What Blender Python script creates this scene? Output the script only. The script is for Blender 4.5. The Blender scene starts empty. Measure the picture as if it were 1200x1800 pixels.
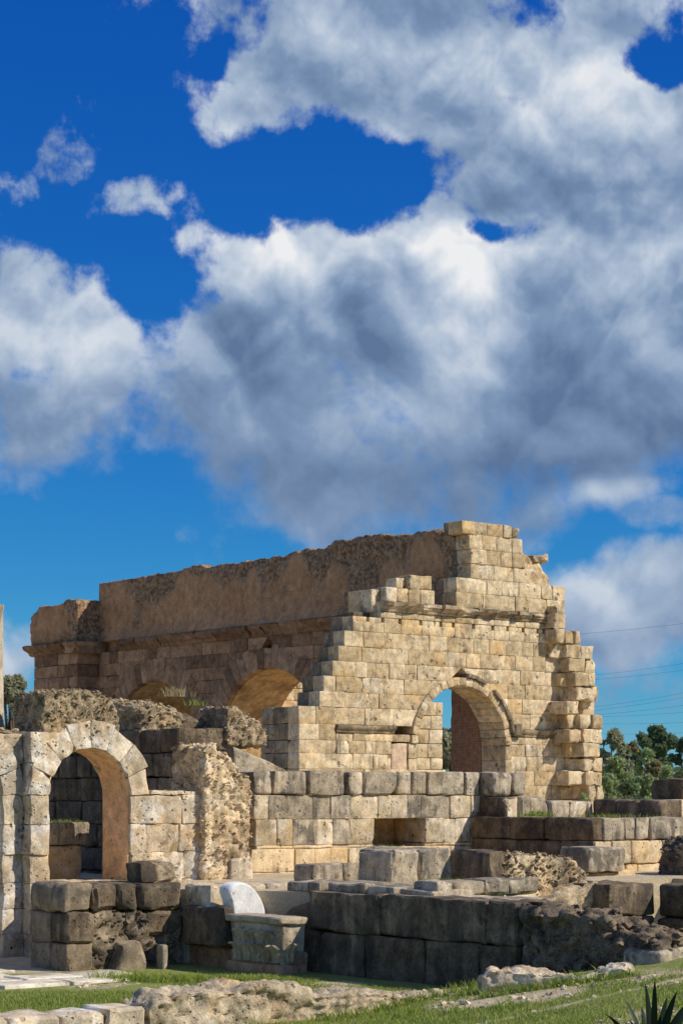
import bpy, math, random
import numpy as np
from mathutils import Vector, Matrix

random.seed(11)
rng = np.random.default_rng(11)
sc = bpy.context.scene
col = sc.collection

# ------------------------------------------------------------------ camera
H, F, HZ = 3.0, 3600.0, 1400.0            # eye height, focal length and horizon row (photo pixels)
cam_d = bpy.data.cameras.new('camera')
cam = bpy.data.objects.new('camera', cam_d)
col.objects.link(cam)
cam.location = (0, 0, H)
cam.rotation_euler = (math.radians(90), 0, 0)
cam_d.sensor_fit = 'VERTICAL'
cam_d.sensor_height = 36.0
cam_d.sensor_width = 24.0
cam_d.lens = 36.0 * F / 1800.0
cam_d.shift_y = (HZ - 900.0) / 1800.0
cam_d.clip_start = 0.2
cam_d.clip_end = 6000
sc.camera = cam

# building frame: u runs along the facade (receding right), w along the side wall (receding left)
ANG = math.atan2(0.629, 0.777)
C, S = math.cos(ANG), math.sin(ANG)
D1 = Vector((C, S, 0)); D2 = Vector((-S, C, 0))

# ------------------------------------------------------------------ sun
SUN = (D1 * 0.45 - D2 * 0.62 + Vector((0, 0, 0.64))).normalized()
sun_d = bpy.data.lights.new('sun', 'SUN')
sun_d.energy = 5.0
sun_d.angle = math.radians(0.53)
sun_d.color = (1.0, 0.91, 0.76)
sun = bpy.data.objects.new('sun', sun_d)
col.objects.link(sun)
sun.rotation_euler = (-SUN).to_track_quat('-Z', 'Y').to_euler()
sun.location = (20, -10, 40)

# ------------------------------------------------------------------ render settings
sc.view_settings.view_transform = 'Standard'
sc.view_settings.look = 'None'
sc.view_settings.gamma = 1.0
EXPO = -0.18
sc.view_settings.exposure = EXPO
sc.view_settings.use_curve_mapping = False
sc.render.engine = 'CYCLES'
sc.cycles.use_denoising = True
sc.cycles.use_adaptive_sampling = True
sc.cycles.adaptive_threshold = 0.02
sc.cycles.adaptive_min_samples = 24
sc.cycles.max_bounces = 6
sc.cycles.diffuse_bounces = 4
sc.cycles.transparent_max_bounces = 6


# ------------------------------------------------------------------ node helper
class NT:
    def __init__(self, tree):
        self.t = tree
        self.t.nodes.clear()

    def n(self, kind, **kw):
        nd = self.t.nodes.new(kind)
        for k, v in kw.items():
            setattr(nd, k, v)
        return nd

    def link(self, a, b):
        self.t.links.new(a, b)

    def _set(self, sock, v):
        if v is None:
            return
        if isinstance(v, bpy.types.NodeSocket):
            self.link(v, sock)
        else:
            sock.default_value = v

    def math(self, op, a, b=None, c=None, clamp=False):
        nd = self.n('ShaderNodeMath', operation=op)
        nd.use_clamp = clamp
        for i, v in enumerate((a, b, c)):
            self._set(nd.inputs[i], v)
        return nd.outputs[0]

    def vmath(self, op, a, b=None):
        nd = self.n('ShaderNodeVectorMath', operation=op)
        self._set(nd.inputs[0], a)
        if b is not None:
            if op == 'SCALE':
                self._set(nd.inputs['Scale'], b)
            else:
                self._set(nd.inputs[1], b)
        return nd.outputs['Value'] if op in ('LENGTH', 'DOT_PRODUCT', 'DISTANCE') else nd.outputs[0]

    def ramp(self, v, a, b, c=0.0, d=1.0, smooth=True):
        nd = self.n('ShaderNodeMapRange')
        nd.interpolation_type = 'SMOOTHSTEP' if smooth else 'LINEAR'
        nd.clamp = True
        self._set(nd.inputs['Value'], v)
        for i, x in zip((1, 2, 3, 4), (a, b, c, d)):
            self._set(nd.inputs[i], x)
        return nd.outputs[0]

    def noise(self, vec, scale, detail=4.0, rough=0.55, dist=0.0, out='Fac', dim='3D'):
        nd = self.n('ShaderNodeTexNoise')
        nd.noise_dimensions = dim
        if vec is not None:
            self.link(vec, nd.inputs['Vector'])
        nd.inputs['Scale'].default_value = scale
        nd.inputs['Detail'].default_value = detail
        nd.inputs['Roughness'].default_value = rough
        nd.inputs['Distortion'].default_value = dist
        return nd.outputs[out]

    def voronoi(self, vec, scale, feature='F1', out='Distance', detail=0.0, rnd=1.0, smooth=None, dim='3D'):
        nd = self.n('ShaderNodeTexVoronoi')
        nd.voronoi_dimensions = dim
        nd.feature = feature
        self.link(vec, nd.inputs['Vector'])
        nd.inputs['Scale'].default_value = scale
        nd.inputs['Detail'].default_value = detail
        nd.inputs['Randomness'].default_value = rnd
        if smooth is not None:
            nd.inputs['Smoothness'].default_value = smooth
        return nd.outputs[out]

    def mix(self, f, a, b, mode='MIX'):
        nd = self.n('ShaderNodeMix', data_type='RGBA', blend_type=mode)
        self._set(nd.inputs[0], f)
        for sock, v in ((nd.inputs[6], a), (nd.inputs[7], b)):
            if isinstance(v, tuple) and len(v) == 3:
                v = v + (1.0,)
            self._set(sock, v)
        return nd.outputs[2]


# ------------------------------------------------------------------ world: Nishita sky with cumulus clouds
def px_dir(px, py):
    t = (px - 600.0) / F
    az = math.atan(t)
    el = math.atan((HZ - py) / F * math.cos(az))
    return az * 3.6, el * 3.6          # "kilopixel" angular units


def build_sky():
    world = bpy.data.worlds.new('World')
    sc.world = world
    world.use_nodes = True
    T = NT(world.node_tree)
    out = T.n('ShaderNodeOutputWorld')
    bg = T.n('ShaderNodeBackground')
    bg.inputs['Strength'].default_value = 0.1
    T.link(bg.outputs[0], out.inputs[0])
    sky = T.n('ShaderNodeTexSky')
    sky.sky_type = 'NISHITA'
    sky.sun_disc = False
    sky.sun_elevation = math.asin(SUN.z)
    sky.sun_rotation = math.atan2(SUN.x, SUN.y)
    sky.altitude = 1500
    sky.air_density = 1.0
    sky.dust_density = 0.0
    sky.ozone_density = 4.0

    tc = T.n('ShaderNodeTexCoord')
    D = tc.outputs['Generated']
    sep = T.n('ShaderNodeSeparateXYZ')
    T.link(D, sep.inputs[0])
    az = T.math('MULTIPLY', T.math('ARCTAN2', sep.outputs[0], sep.outputs[1]), 3.6)
    el = T.math('MULTIPLY', T.math('ARCSINE', sep.outputs[2]), 3.6)
    comb = T.n('ShaderNodeCombineXYZ')
    T.link(az, comb.inputs[0])
    T.link(el, comb.inputs[1])
    P = comb.outputs[0]

    # cloud masses in sky angles, their outlines broken up by fractal noise
    warp = T.vmath('SUBTRACT', T.noise(P, 2.6, 2.0, 0.5, 0.0, 'Color', '2D'), (0.5, 0.5, 0.5))
    Pw = T.vmath('ADD', P, T.vmath('SCALE', warp, 0.12))
    acc = None
    for (x, y, rx, ry, wt) in CLOUD_MASSES:
        ax, ay = px_dir(x, y)
        d = T.vmath('MULTIPLY', T.vmath('SUBTRACT', Pw, (ax, ay, 0.0)), (1000.0 / rx, 1000.0 / ry, 0.0))
        v = T.ramp(T.vmath('LENGTH', d), 1.35, 0.25, 0.0, wt)
        acc = v if acc is None else (T.math('MAXIMUM', acc, v) if wt > 0 else T.math('ADD', acc, v))
    # elsewhere the same broken cumulus goes on
    off = T.math('MAXIMUM', T.ramp(T.math('ABSOLUTE', az), 0.75, 1.15), T.ramp(el, 1.42, 1.75))
    wide = T.ramp(T.noise(P, 0.9, 2.0, 0.5, dim='2D'), 0.42, 0.66, 0.0, 1.0)
    mixn = T.n('ShaderNodeMix', data_type='FLOAT')
    T.link(off, mixn.inputs[0]); T.link(acc, mixn.inputs[2]); T.link(wide, mixn.inputs[3])
    mass = mixn.outputs[0]
    n0 = T.noise(P, 5.0, 10.0, 0.585, dim='2D')
    Pb = T.vmath('ADD', P, T.vmath('SCALE', warp, 0.06))
    # billows: rounded bulges with creases between them, seen at the point and a little sunward of it

    def billow(vec):
        h = None
        for sc_, am in ((3.4, 1.0), (7.2, 0.42), (15.5, 0.19), (33.0, 0.09), (70.0, 0.045)):
            n_ = T.math('ABSOLUTE', T.math('SUBTRACT', T.noise(vec, sc_, 0.0, 0.5, dim='2D'), 0.5))
            n_ = T.math('MULTIPLY', n_, 2.0 * am)
            h = n_ if h is None else T.math('ADD', h, n_)
        return h
    na_ = billow(Pb)
    nb_ = billow(T.vmath('ADD', Pb, (0.010, 0.036, 0.0)))
    nn = T.math('ADD', T.math('SUBTRACT', n0, 0.5), T.math('MULTIPLY', T.math('SUBTRACT', na_, 0.42), 0.16))
    d0 = T.math('ADD', mass, T.math('MULTIPLY', nn, CLOUD_BREAK))
    soft = T.ramp(el, 1.00, 0.45, 0.60, 0.95)
    alpha = T.ramp(d0, 0.28, soft)
    # lit side versus far side of each puff
    lit = T.ramp(T.math('SUBTRACT', na_, nb_), -0.32, 0.32, 0.0, 1.0, False)
    # broad light and dark of the cloud masses (thick bases are grey, crowns are white)
    tone = None
    for (x, y, rx, ry, wt) in CLOUD_TONES:
        ax, ay = px_dir(x, y)
        d = T.vmath('MULTIPLY', T.vmath('SUBTRACT', Pw, (ax, ay, 0.0)), (1000.0 / rx, 1000.0 / ry, 0.0))
        v = T.ramp(T.vmath('LENGTH', d), 1.55, 0.0, 0.0, wt)
        tone = v if tone is None else T.math('ADD', tone, v)
    calm = T.ramp(el, 0.50, 0.95, 0.50, 1.0)                # flat bases are smoother than the crowns
    det = T.math('ADD', T.math('MULTIPLY', T.math('SUBTRACT', lit, 0.5), 0.62), T.math('MULTIPLY', T.math('SUBTRACT', n0, 0.5), 0.45))
    b = T.math('ADD', T.math('MULTIPLY', det, calm), T.math('ADD', T.math('MULTIPLY', tone, 1.35), 0.335))
    # thin margins are bright
    b = T.math('ADD', b, T.ramp(d0, 0.85, 0.40, 0.0, 0.14))
    b = T.ramp(b, -0.04, 1.16, 0.0, 1.0, False)
    cr = T.n('ShaderNodeValToRGB')
    e = cr.color_ramp.elements
    e[0].position = 0.0; e[0].color = (0.120, 0.195, 0.345, 1)
    e[1].position = 1.0; e[1].color = (0.92, 0.93, 0.95, 1)
    m = e.new(0.30); m.color = (0.220, 0.325, 0.505, 1)
    m = e.new(0.58); m.color = (0.43, 0.535, 0.69, 1)
    m = e.new(0.80); m.color = (0.68, 0.745, 0.84, 1)
    T.link(b, cr.inputs[0])
    cloud = T.vmath('SCALE', cr.outputs[0], 9.2 / 2 ** EXPO)
    # clear, polarised winter air: deep blue overhead, paler toward the horizon
    sp = T.n('ShaderNodeSeparateColor')
    T.link(T.vmath('SCALE', sky.outputs[0], 0.1), sp.inputs[0])
    cb = T.n('ShaderNodeCombineColor')
    for i, (pw, k) in enumerate(SKY_POW):
        T.link(T.math('MULTIPLY', T.math('POWER', sp.outputs[i], pw), k * 10.0 / 2 ** EXPO), cb.inputs[i])
    tint = cb.outputs[0]
    fin = T.mix(alpha, tint, cloud)
    T.link(fin, bg.inputs['Color'])
    world.cycles.sampling_method = 'MANUAL'
    world.cycles.sample_map_resolution = 512


SKY_POW = ((2.0, 0.52), (1.2, 0.70), (0.55, 0.75))
CLOUD_BREAK = 1.95
CLOUD_MASSES = [  # photo-pixel centre, radii, weight
    (960, 20, 640, 270, 0.95), (1040, 260, 400, 230, 0.95), (600, 80, 290, 190, 0.85), (385, 200, 170, 70, 0.68),
    (1180, 480, 480, 400, 0.95), (690, 540, 430, 220, 1.0), (480, 600, 290, 240, 0.95), (560, 740, 400, 250, 0.90),
    (900, 690, 500, 270, 1.0), (1130, 700, 340, 190, 0.85), (700, 850, 520, 150, 0.90), (430, 490, 180, 125, 0.85), (715, 450, 170, 150, 0.95),
    (90, 630, 290, 200, 0.88), (40, 750, 240, 120, 0.66), (240, 680, 180, 200, 0.68), (400, 800, 240, 210, 0.66), (430, 930, 170, 60, 0.46),
    (225, 358, 190, 52, 0.54), (90, 288, 120, 50, 0.52), (0, 325, 70, 45, 0.46), (940, 865, 330, 90, 0.88),
    (1130, 1060, 210, 120, 0.95), (1160, 922, 130, 50, 0.72), (10, 1150, 120, 90, 1.0), (1120, 1235, 260, 70, 0.46),
    (1170, 75, 85, 90, -0.62), (500, 300, 360, 110, -0.40), (640, 290, 170, 105, -0.35), (835, 412, 45, 25, -0.35), (90, 640, 100, 30, -0.35), (220, 470, 80, 80, -0.25),
]
CLOUD_TONES = [
    (500, 425, 290, 70, 0.44), (790, 560, 120, 150, 0.40), (710, 400, 140, 70, 0.20), (70, 560, 260, 120, 0.22), (330, 440, 90, 60, 0.16),
    (900, 470, 190, 70, 0.12), (640, 740, 170, 70, 0.22), (980, 240, 190, 140, 0.20), (1060, 110, 300, 130, 0.20),
    (430, 180, 200, 70, 0.16), (1090, 1025, 200, 80, 0.30), (20, 1140, 120, 80, 0.3), (1160, 440, 140, 80, 0.16), (650, 60, 320, 70, 0.12), (200, 660, 140, 90, 0.16),
    (820, 860, 460, 80, -0.16), (940, 610, 160, 95, -0.24), (500, 610, 220, 110, -0.14), (800, 320, 220, 90, -0.22), (540, 140, 140, 60, -0.08),
    (1060, 770, 320, 90, -0.18), (400, 800, 240, 160, -0.08), (680, 620, 70, 45, -0.18), (235, 350, 180, 60, 0.12), (85, 285, 110, 60, 0.12), (1040, 885, 130, 30, 0.38),
]
build_sky()


# ------------------------------------------------------------------ materials
MATS = {}


def new_mat(name):
    m = bpy.data.materials.new(name)
    m.use_nodes = True
    T = NT(m.node_tree)
    out = T.n('ShaderNodeOutputMaterial')
    bs = T.n('ShaderNodeBsdfPrincipled')
    bs.inputs['Roughness'].default_value = 0.92
    bs.inputs['Specular IOR Level'].default_value = 0.15
    T.link(bs.outputs[0], out.inputs[0])
    MATS[name] = m
    return T, bs


def stone_mat(name, a, b, stain, stain_lo, stain_hi, streak=0.0, pale=None, pale_amt=0.0, warm=None, warm_amt=0.0,
              bump=0.5, pits=0.4, var=0.35, holes=0.0, coarse=1.0, cavity=0.0, pitc=0.55):
    """weathered limestone: two body tones, grey-black patina with its own blotches and runs, pits"""
    T, bs = new_mat(name)
    pos = T.n('ShaderNodeNewGeometry').outputs['Position']
    rnd = T.n('ShaderNodeObjectInfo').outputs['Random']
    big = T.noise(pos, 0.7, 3.0, 0.5)
    mid = T.noise(pos, 4.0 * coarse, 6.0, 0.62)
    fine = T.noise(pos, 22.0 * coarse, 5.0, 0.65)
    f = T.ramp(T.math('ADD', T.math('MULTIPLY', rnd, 0.6), T.math('MULTIPLY', big, 0.8)), 0.35, 1.05)
    c = T.mix(f, a, b)
    if warm:
        wf = T.math('MULTIPLY', T.ramp(T.noise(pos, 1.7, 4.0, 0.6), 0.50, 0.68), warm_amt)
        c = T.mix(wf, c, warm)
    if pale:
        pf = T.math('MULTIPLY', T.ramp(T.noise(pos, 1.9, 5.0, 0.65, 0.6), 0.48, 0.62), pale_amt)
        c = T.mix(pf, c, pale)
    # patina blotches + rain runs
    st = T.noise(pos, 1.3, 7.0, 0.66, 0.4)
    st = T.math('ADD', st, T.math('MULTIPLY', T.math('SUBTRACT', rnd, 0.5), 0.16))
    if streak:
        mp = T.vmath('MULTIPLY', pos, (5.0, 5.0, 0.35))
        st = T.math('ADD', st, T.math('MULTIPLY', T.math('SUBTRACT', T.noise(mp, 1.0, 4.0, 0.6), 0.5), streak))
    sf = T.ramp(st, stain_lo, stain_hi)
    sf = T.math('MULTIPLY', sf, T.ramp(mid, 0.30, 0.62, 0.35, 1.0))
    c = T.mix(sf, c, stain)
    # grain and tone
    v = T.math('ADD', T.math('MULTIPLY', mid, 0.9), T.math('MULTIPLY', fine, 0.55))
    v = T.math('ADD', T.ramp(v, 0.54, 0.91, 1.0 - var, 1.0 + var * 0.7, False),
               T.math('MULTIPLY', T.math('SUBTRACT', rnd, 0.5), var * 0.7))
    c = T.vmath('MULTIPLY', c, T.vmath('SCALE', (1.0, 1.0, 1.0), v))
    vor = T.voronoi(pos, 11.0 * coarse, 'F1', 'Distance')
    pit = T.math('MULTIPLY', T.ramp(vor, 0.10, 0.30, 1.0, 0.0), T.ramp(T.noise(pos, 2.6, 3.0), 0.5, 0.62))
    vor2 = T.voronoi(T.vmath('ADD', pos, T.vmath('SCALE', T.noise(pos, 9.0, 2.0, 0.5, 0.0, 'Color'), 0.12)), 4.6 * coarse, 'F1', 'Distance')
    pit2 = T.math('MULTIPLY', T.ramp(vor2, 0.14, 0.26, 1.0, 0.0), T.ramp(T.noise(pos, 1.4, 3.0), 0.52, 0.60))
    pit = T.math('MAXIMUM', pit, pit2)
    c = T.mix(T.math('MULTIPLY', pit, pitc), c, (0.10, 0.07, 0.045))
    if cavity:
        wv_ = T.vmath('ADD', pos, T.vmath('SCALE', T.noise(pos, 5.0, 3.0, 0.6, 0.0, 'Color'), 0.35))
        cav = T.math('MULTIPLY', T.ramp(T.voronoi(wv_, 2.1, 'F1', 'Distance'), 0.10, 0.16, cavity, 0.0), T.ramp(T.noise(pos, 0.8, 2.0), 0.46, 0.54))
        c = T.mix(cav, c, (0.13, 0.085, 0.045))
        pit = T.math('MAXIMUM', pit, cav)
    if holes:
        hv = T.voronoi(pos, 3.4, 'F1', 'Distance', 0.0, 0.9)
        hol = T.ramp(hv, 0.085, 0.105, holes, 0.0)
        c = T.mix(hol, c, (0.05, 0.032, 0.02))
        pit = T.math('MAXIMUM', pit, hol)
    T.link(c, bs.inputs['Base Color'])
    h = T.math('ADD', T.math('MULTIPLY', mid, 0.7), T.math('MULTIPLY', fine, 0.3))
    h = T.math('SUBTRACT', h, T.math('MULTIPLY', pit, pits))
    bp = T.n('ShaderNodeBump')
    bp.inputs['Strength'].default_value = bump
    bp.inputs['Distance'].default_value = 0.05
    T.link(h, bp.inputs['Height'])
    T.link(bp.outputs[0], bs.inputs['Normal'])
    return MATS[name]


stone_mat('limestone_facade', (0.53, 0.405, 0.24), (0.66, 0.54, 0.365), (0.25, 0.19, 0.12), 0.54, 0.72, 0.35,
          warm=(0.62, 0.41, 0.19), warm_amt=0.6, bump=0.8, pits=0.9, var=0.42, cavity=0.8)
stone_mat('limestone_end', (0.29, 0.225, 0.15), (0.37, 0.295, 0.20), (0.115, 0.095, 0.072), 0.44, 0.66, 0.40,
          bump=0.6, pits=0.7, var=0.40)  # darker facade stone: staining plus the shade of left-facing ends put into colour
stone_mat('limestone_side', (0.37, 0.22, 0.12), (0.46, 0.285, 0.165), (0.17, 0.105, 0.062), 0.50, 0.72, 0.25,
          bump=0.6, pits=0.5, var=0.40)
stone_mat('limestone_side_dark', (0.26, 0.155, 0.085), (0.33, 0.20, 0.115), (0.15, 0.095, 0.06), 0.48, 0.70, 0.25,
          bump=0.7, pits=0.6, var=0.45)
stone_mat('limestone_near', (0.62, 0.49, 0.33), (0.73, 0.62, 0.465), (0.36, 0.295, 0.215), 0.48, 0.66, 0.5,
          pale=(0.82, 0.78, 0.70), pale_amt=0.7, warm=(0.62, 0.42, 0.21), warm_amt=0.7, bump=0.8, pits=0.9, var=0.42, holes=0.9)
stone_mat('limestone_grey', (0.42, 0.35, 0.255), (0.56, 0.475, 0.355), (0.125, 0.11, 0.09), 0.45, 0.62, 0.55,
          warm=(0.56, 0.39, 0.19), warm_amt=0.3, bump=0.75, pits=0.8, var=0.46)
stone_mat('limestone_wall', (0.54, 0.425, 0.27), (0.67, 0.555, 0.385), (0.22, 0.185, 0.135), 0.54, 0.70, 0.5,
          warm=(0.64, 0.43, 0.20), warm_amt=0.55, pale=(0.80, 0.74, 0.63), pale_amt=0.5, bump=0.7, pits=0.8, var=0.42, holes=0.7)
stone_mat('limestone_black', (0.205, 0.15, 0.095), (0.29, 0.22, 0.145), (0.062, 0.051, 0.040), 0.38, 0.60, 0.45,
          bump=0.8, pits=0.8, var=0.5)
stone_mat('limestone_warm', (0.68, 0.47, 0.225), (0.68, 0.52, 0.32), (0.30, 0.21, 0.12), 0.60, 0.76, 0.4,
          pale=(0.74, 0.62, 0.44), pale_amt=0.5, bump=0.7, pits=0.7, var=0.36, holes=0.5)
stone_mat('limestone_cornice', (0.40, 0.315, 0.205), (0.54, 0.43, 0.29), (0.13, 0.102, 0.072), 0.44, 0.58, 0.3,
          bump=0.8, pits=0.8, var=0.45)
stone_mat('carved_limestone', (0.50, 0.41, 0.295), (0.57, 0.48, 0.355), (0.22, 0.18, 0.13), 0.50, 0.66, 0.3,
          bump=0.5, pits=0.4, var=0.34)
stone_mat('white_marble', (0.80, 0.79, 0.77), (0.84, 0.83, 0.81), (0.50, 0.48, 0.45), 0.60, 0.8, 0.6,
          bump=0.35, pits=0.2, var=0.22)
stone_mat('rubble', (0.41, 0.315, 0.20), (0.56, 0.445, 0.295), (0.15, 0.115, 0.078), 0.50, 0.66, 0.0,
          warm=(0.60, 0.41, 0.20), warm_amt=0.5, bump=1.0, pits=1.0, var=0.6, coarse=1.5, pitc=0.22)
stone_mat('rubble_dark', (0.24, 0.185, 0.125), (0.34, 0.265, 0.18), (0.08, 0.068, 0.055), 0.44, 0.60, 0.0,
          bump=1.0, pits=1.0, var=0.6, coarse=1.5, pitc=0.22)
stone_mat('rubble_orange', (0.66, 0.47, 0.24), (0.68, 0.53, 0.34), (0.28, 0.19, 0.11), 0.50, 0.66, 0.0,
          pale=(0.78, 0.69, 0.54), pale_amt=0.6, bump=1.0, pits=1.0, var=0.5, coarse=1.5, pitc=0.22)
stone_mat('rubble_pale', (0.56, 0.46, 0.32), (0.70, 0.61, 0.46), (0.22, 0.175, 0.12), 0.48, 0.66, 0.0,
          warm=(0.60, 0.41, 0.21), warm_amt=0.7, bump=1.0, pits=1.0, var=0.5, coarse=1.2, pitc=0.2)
stone_mat('brown_plaster', (0.50, 0.32, 0.18), (0.55, 0.37, 0.22), (0.28, 0.19, 0.115), 0.56, 0.70, 0.35,
          bump=0.45, pits=0.3, var=0.26)
stone_mat('vault_plaster', (0.56, 0.35, 0.16), (0.60, 0.39, 0.19), (0.24, 0.155, 0.085), 0.46, 0.68, 0.2,
          bump=0.6, pits=0.5, var=0.40)
stone_mat('jamb_bounce_tint', (0.80, 0.51, 0.27), (0.82, 0.57, 0.34), (0.40, 0.26, 0.15), 0.54, 0.74, 0.3,
          bump=0.6, pits=0.6, var=0.36, holes=0.8)  # orange bounced light put into the base colour
stone_mat('lime_mortar', (0.40, 0.29, 0.17), (0.46, 0.34, 0.21), (0.20, 0.14, 0.085), 0.5, 0.7, 0.0,
          bump=0.4, pits=0.3, var=0.4)
stone_mat('paving', (0.66, 0.585, 0.46), (0.74, 0.665, 0.54), (0.38, 0.32, 0.24), 0.56, 0.72, 0.0,
          bump=0.5, pits=0.4, var=0.3)


def plaster_rubble():
    """vault core: plaster still clinging in places, rubble bare where the 'bare' attribute is high"""
    T, bs = new_mat('plaster_and_core')
    pos = T.n('ShaderNodeNewGeometry').outputs['Position']
    at = T.n('ShaderNodeAttribute')
    at.attribute_name = 'bare'
    mid = T.noise(pos, 3.0, 6.0, 0.62)
    fine = T.noise(pos, 16.0, 5.0, 0.65)
    pl = T.mix(T.ramp(T.noise(pos, 0.5, 4.0, 0.6), 0.35, 0.65), (0.43, 0.245, 0.122), (0.51, 0.305, 0.163))
    pl = T.mix(T.ramp(T.noise(T.vmath('MULTIPLY', pos, (1.6, 1.6, 0.25)), 1.0, 5.0, 0.6), 0.55, 0.75), pl, (0.32, 0.19, 0.11))
    ru = T.mix(T.ramp(T.noise(pos, 6.0, 5.0, 0.7), 0.36, 0.62), (0.19, 0.12, 0.07), (0.42, 0.28, 0.165))
    fac = T.ramp(T.math('ADD', at.outputs['Fac'], T.math('MULTIPLY', T.math('SUBTRACT', mid, 0.5), 0.7)), 0.40, 0.60)
    c = T.mix(fac, pl, ru)
    v = T.ramp(T.math('ADD', T.math('MULTIPLY', mid, 0.6), T.math('MULTIPLY', fine, 0.4)), 0.36, 0.64, 0.66, 1.25, False)
    crk = T.voronoi(T.vmath('ADD', T.vmath('MULTIPLY', pos, (1.0, 1.0, 0.45)), T.vmath('SCALE', T.noise(pos, 1.5, 4.0, 0.6, 0.0, 'Color'), 0.8)), 0.8, 'DISTANCE_TO_EDGE')
    c = T.mix(T.ramp(crk, 0.004, 0.014, 0.45, 0.0), c, (0.10, 0.065, 0.04))
    T.link(T.vmath('SCALE', c, v), bs.inputs['Base Color'])
    h = T.math('ADD', T.math('MULTIPLY', mid, 0.4), T.math('MULTIPLY', T.math('MULTIPLY', T.voronoi(pos, 7.0, 'F1', 'Distance'), fac), -1.0))
    h = T.math('ADD', h, T.math('MULTIPLY', fine, 0.2))
    bp = T.n('ShaderNodeBump')
    bp.inputs['Strength'].default_value = 0.7
    bp.inputs['Distance'].default_value = 0.08
    T.link(h, bp.inputs['Height'])
    T.link(bp.outputs[0], bs.inputs['Normal'])


plaster_rubble()


def brick_mat(name, a, b, mortar):
    T, bs = new_mat(name)
    tc = T.n('ShaderNodeTexCoord')
    mp = T.n('ShaderNodeMapping')
    T.link(tc.outputs['Object'], mp.inputs['Vector'])
    sp = T.n('ShaderNodeSeparateXYZ')
    T.link(tc.outputs['Object'], sp.inputs[0])
    cb = T.n('ShaderNodeCombineXYZ')
    T.link(T.math('ADD', sp.outputs[0], sp.outputs[1]), cb.inputs[0])
    T.link(sp.outputs[2], cb.inputs[1])
    br = T.n('ShaderNodeTexBrick')
    T.link(cb.outputs[0], br.inputs['Vector'])
    br.inputs['Color1'].default_value = a + (1,)
    br.inputs['Color2'].default_value = b + (1,)
    br.inputs['Mortar'].default_value = mortar + (1,)
    br.inputs['Scale'].default_value = 1.0
    br.inputs['Brick Width'].default_value = 0.28
    br.inputs['Row Height'].default_value = 0.065
    br.inputs['Mortar Size'].default_value = 0.012
    pos = T.n('ShaderNodeNewGeometry').outputs['Position']
    n = T.noise(pos, 5.0, 6.0, 0.6)
    T.link(T.vmath('SCALE', br.outputs[0], T.ramp(n, 0.3, 0.7, 0.65, 1.2, False)), bs.inputs['Base Color'])
    bp = T.n('ShaderNodeBump')
    bp.inputs['Strength'].default_value = 0.5
    bp.inputs['Distance'].default_value = 0.03
    T.link(T.math('SUBTRACT', n, br.outputs[1]), bp.inputs['Height'])
    T.link(bp.outputs[0], bs.inputs['Normal'])


brick_mat('red_brick', (0.30, 0.13, 0.065), (0.36, 0.17, 0.09), (0.34, 0.24, 0.16))
brick_mat('pink_brick', (0.62, 0.41, 0.27), (0.66, 0.47, 0.32), (0.64, 0.52, 0.38))


def leaf_mat(name, a, b, rough=0.6, trans=0.4):
    T, bs = new_mat(name)
    pos = T.n('ShaderNodeNewGeometry').outputs['Position']
    rnd = T.n('ShaderNodeNewGeometry').outputs['Random Per Island']
    f = T.math('ADD', T.math('MULTIPLY', rnd, 0.6), T.math('MULTIPLY', T.noise(pos, 0.8, 3.0), 0.6))
    c = T.mix(T.ramp(f, 0.25, 0.95), a, b)
    T.link(c, bs.inputs['Base Color'])
    bs.inputs['Roughness'].default_value = rough
    tr = T.n('ShaderNodeBsdfTranslucent')
    T.link(c, tr.inputs[0])
    ms = T.n('ShaderNodeMixShader')
    ms.inputs[0].default_value = trans
    T.link(bs.outputs[0], ms.inputs[1])
    T.link(tr.outputs[0], ms.inputs[2])
    out = [n for n in T.t.nodes if n.type == 'OUTPUT_MATERIAL'][0]
    T.link(ms.outputs[0], out.inputs[0])


leaf_mat('olive_leaf', (0.28, 0.30, 0.18), (0.45, 0.45, 0.30))
leaf_mat('bush_leaf', (0.29, 0.39, 0.17), (0.44, 0.53, 0.27))
leaf_mat('dry_bush_leaf', (0.27, 0.26, 0.12), (0.36, 0.32, 0.17))
leaf_mat('dark_leaf', (0.13, 0.19, 0.10), (0.22, 0.29, 0.15))
leaf_mat('grass_blade', (0.17, 0.27, 0.035), (0.36, 0.42, 0.09), 0.6, 0.35)
leaf_mat('dry_grass_blade', (0.42, 0.35, 0.18), (0.58, 0.50, 0.29), 0.7, 0.3)
leaf_mat('aloe_leaf', (0.010, 0.022, 0.014), (0.018, 0.034, 0.020), 0.4, 0.0)


def simple_mat(name, c, rough=0.8, nz=0.3, scale=6.0):
    T, bs = new_mat(name)
    pos = T.n('ShaderNodeNewGeometry').outputs['Position']
    n = T.noise(pos, scale, 5.0, 0.6)
    base = T.vmath('SCALE', c, T.ramp(n, 0.3, 0.7, 1 - nz, 1 + nz, False))
    T.link(base, bs.inputs['Base Color'])
    bs.inputs['Roughness'].default_value = rough


simple_mat('bark', (0.13, 0.10, 0.075))
simple_mat('socket', (0.018, 0.013, 0.009), 0.95, 0.0)
simple_mat('cable', (0.10, 0.11, 0.13), 0.5, 0.0)


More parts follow.
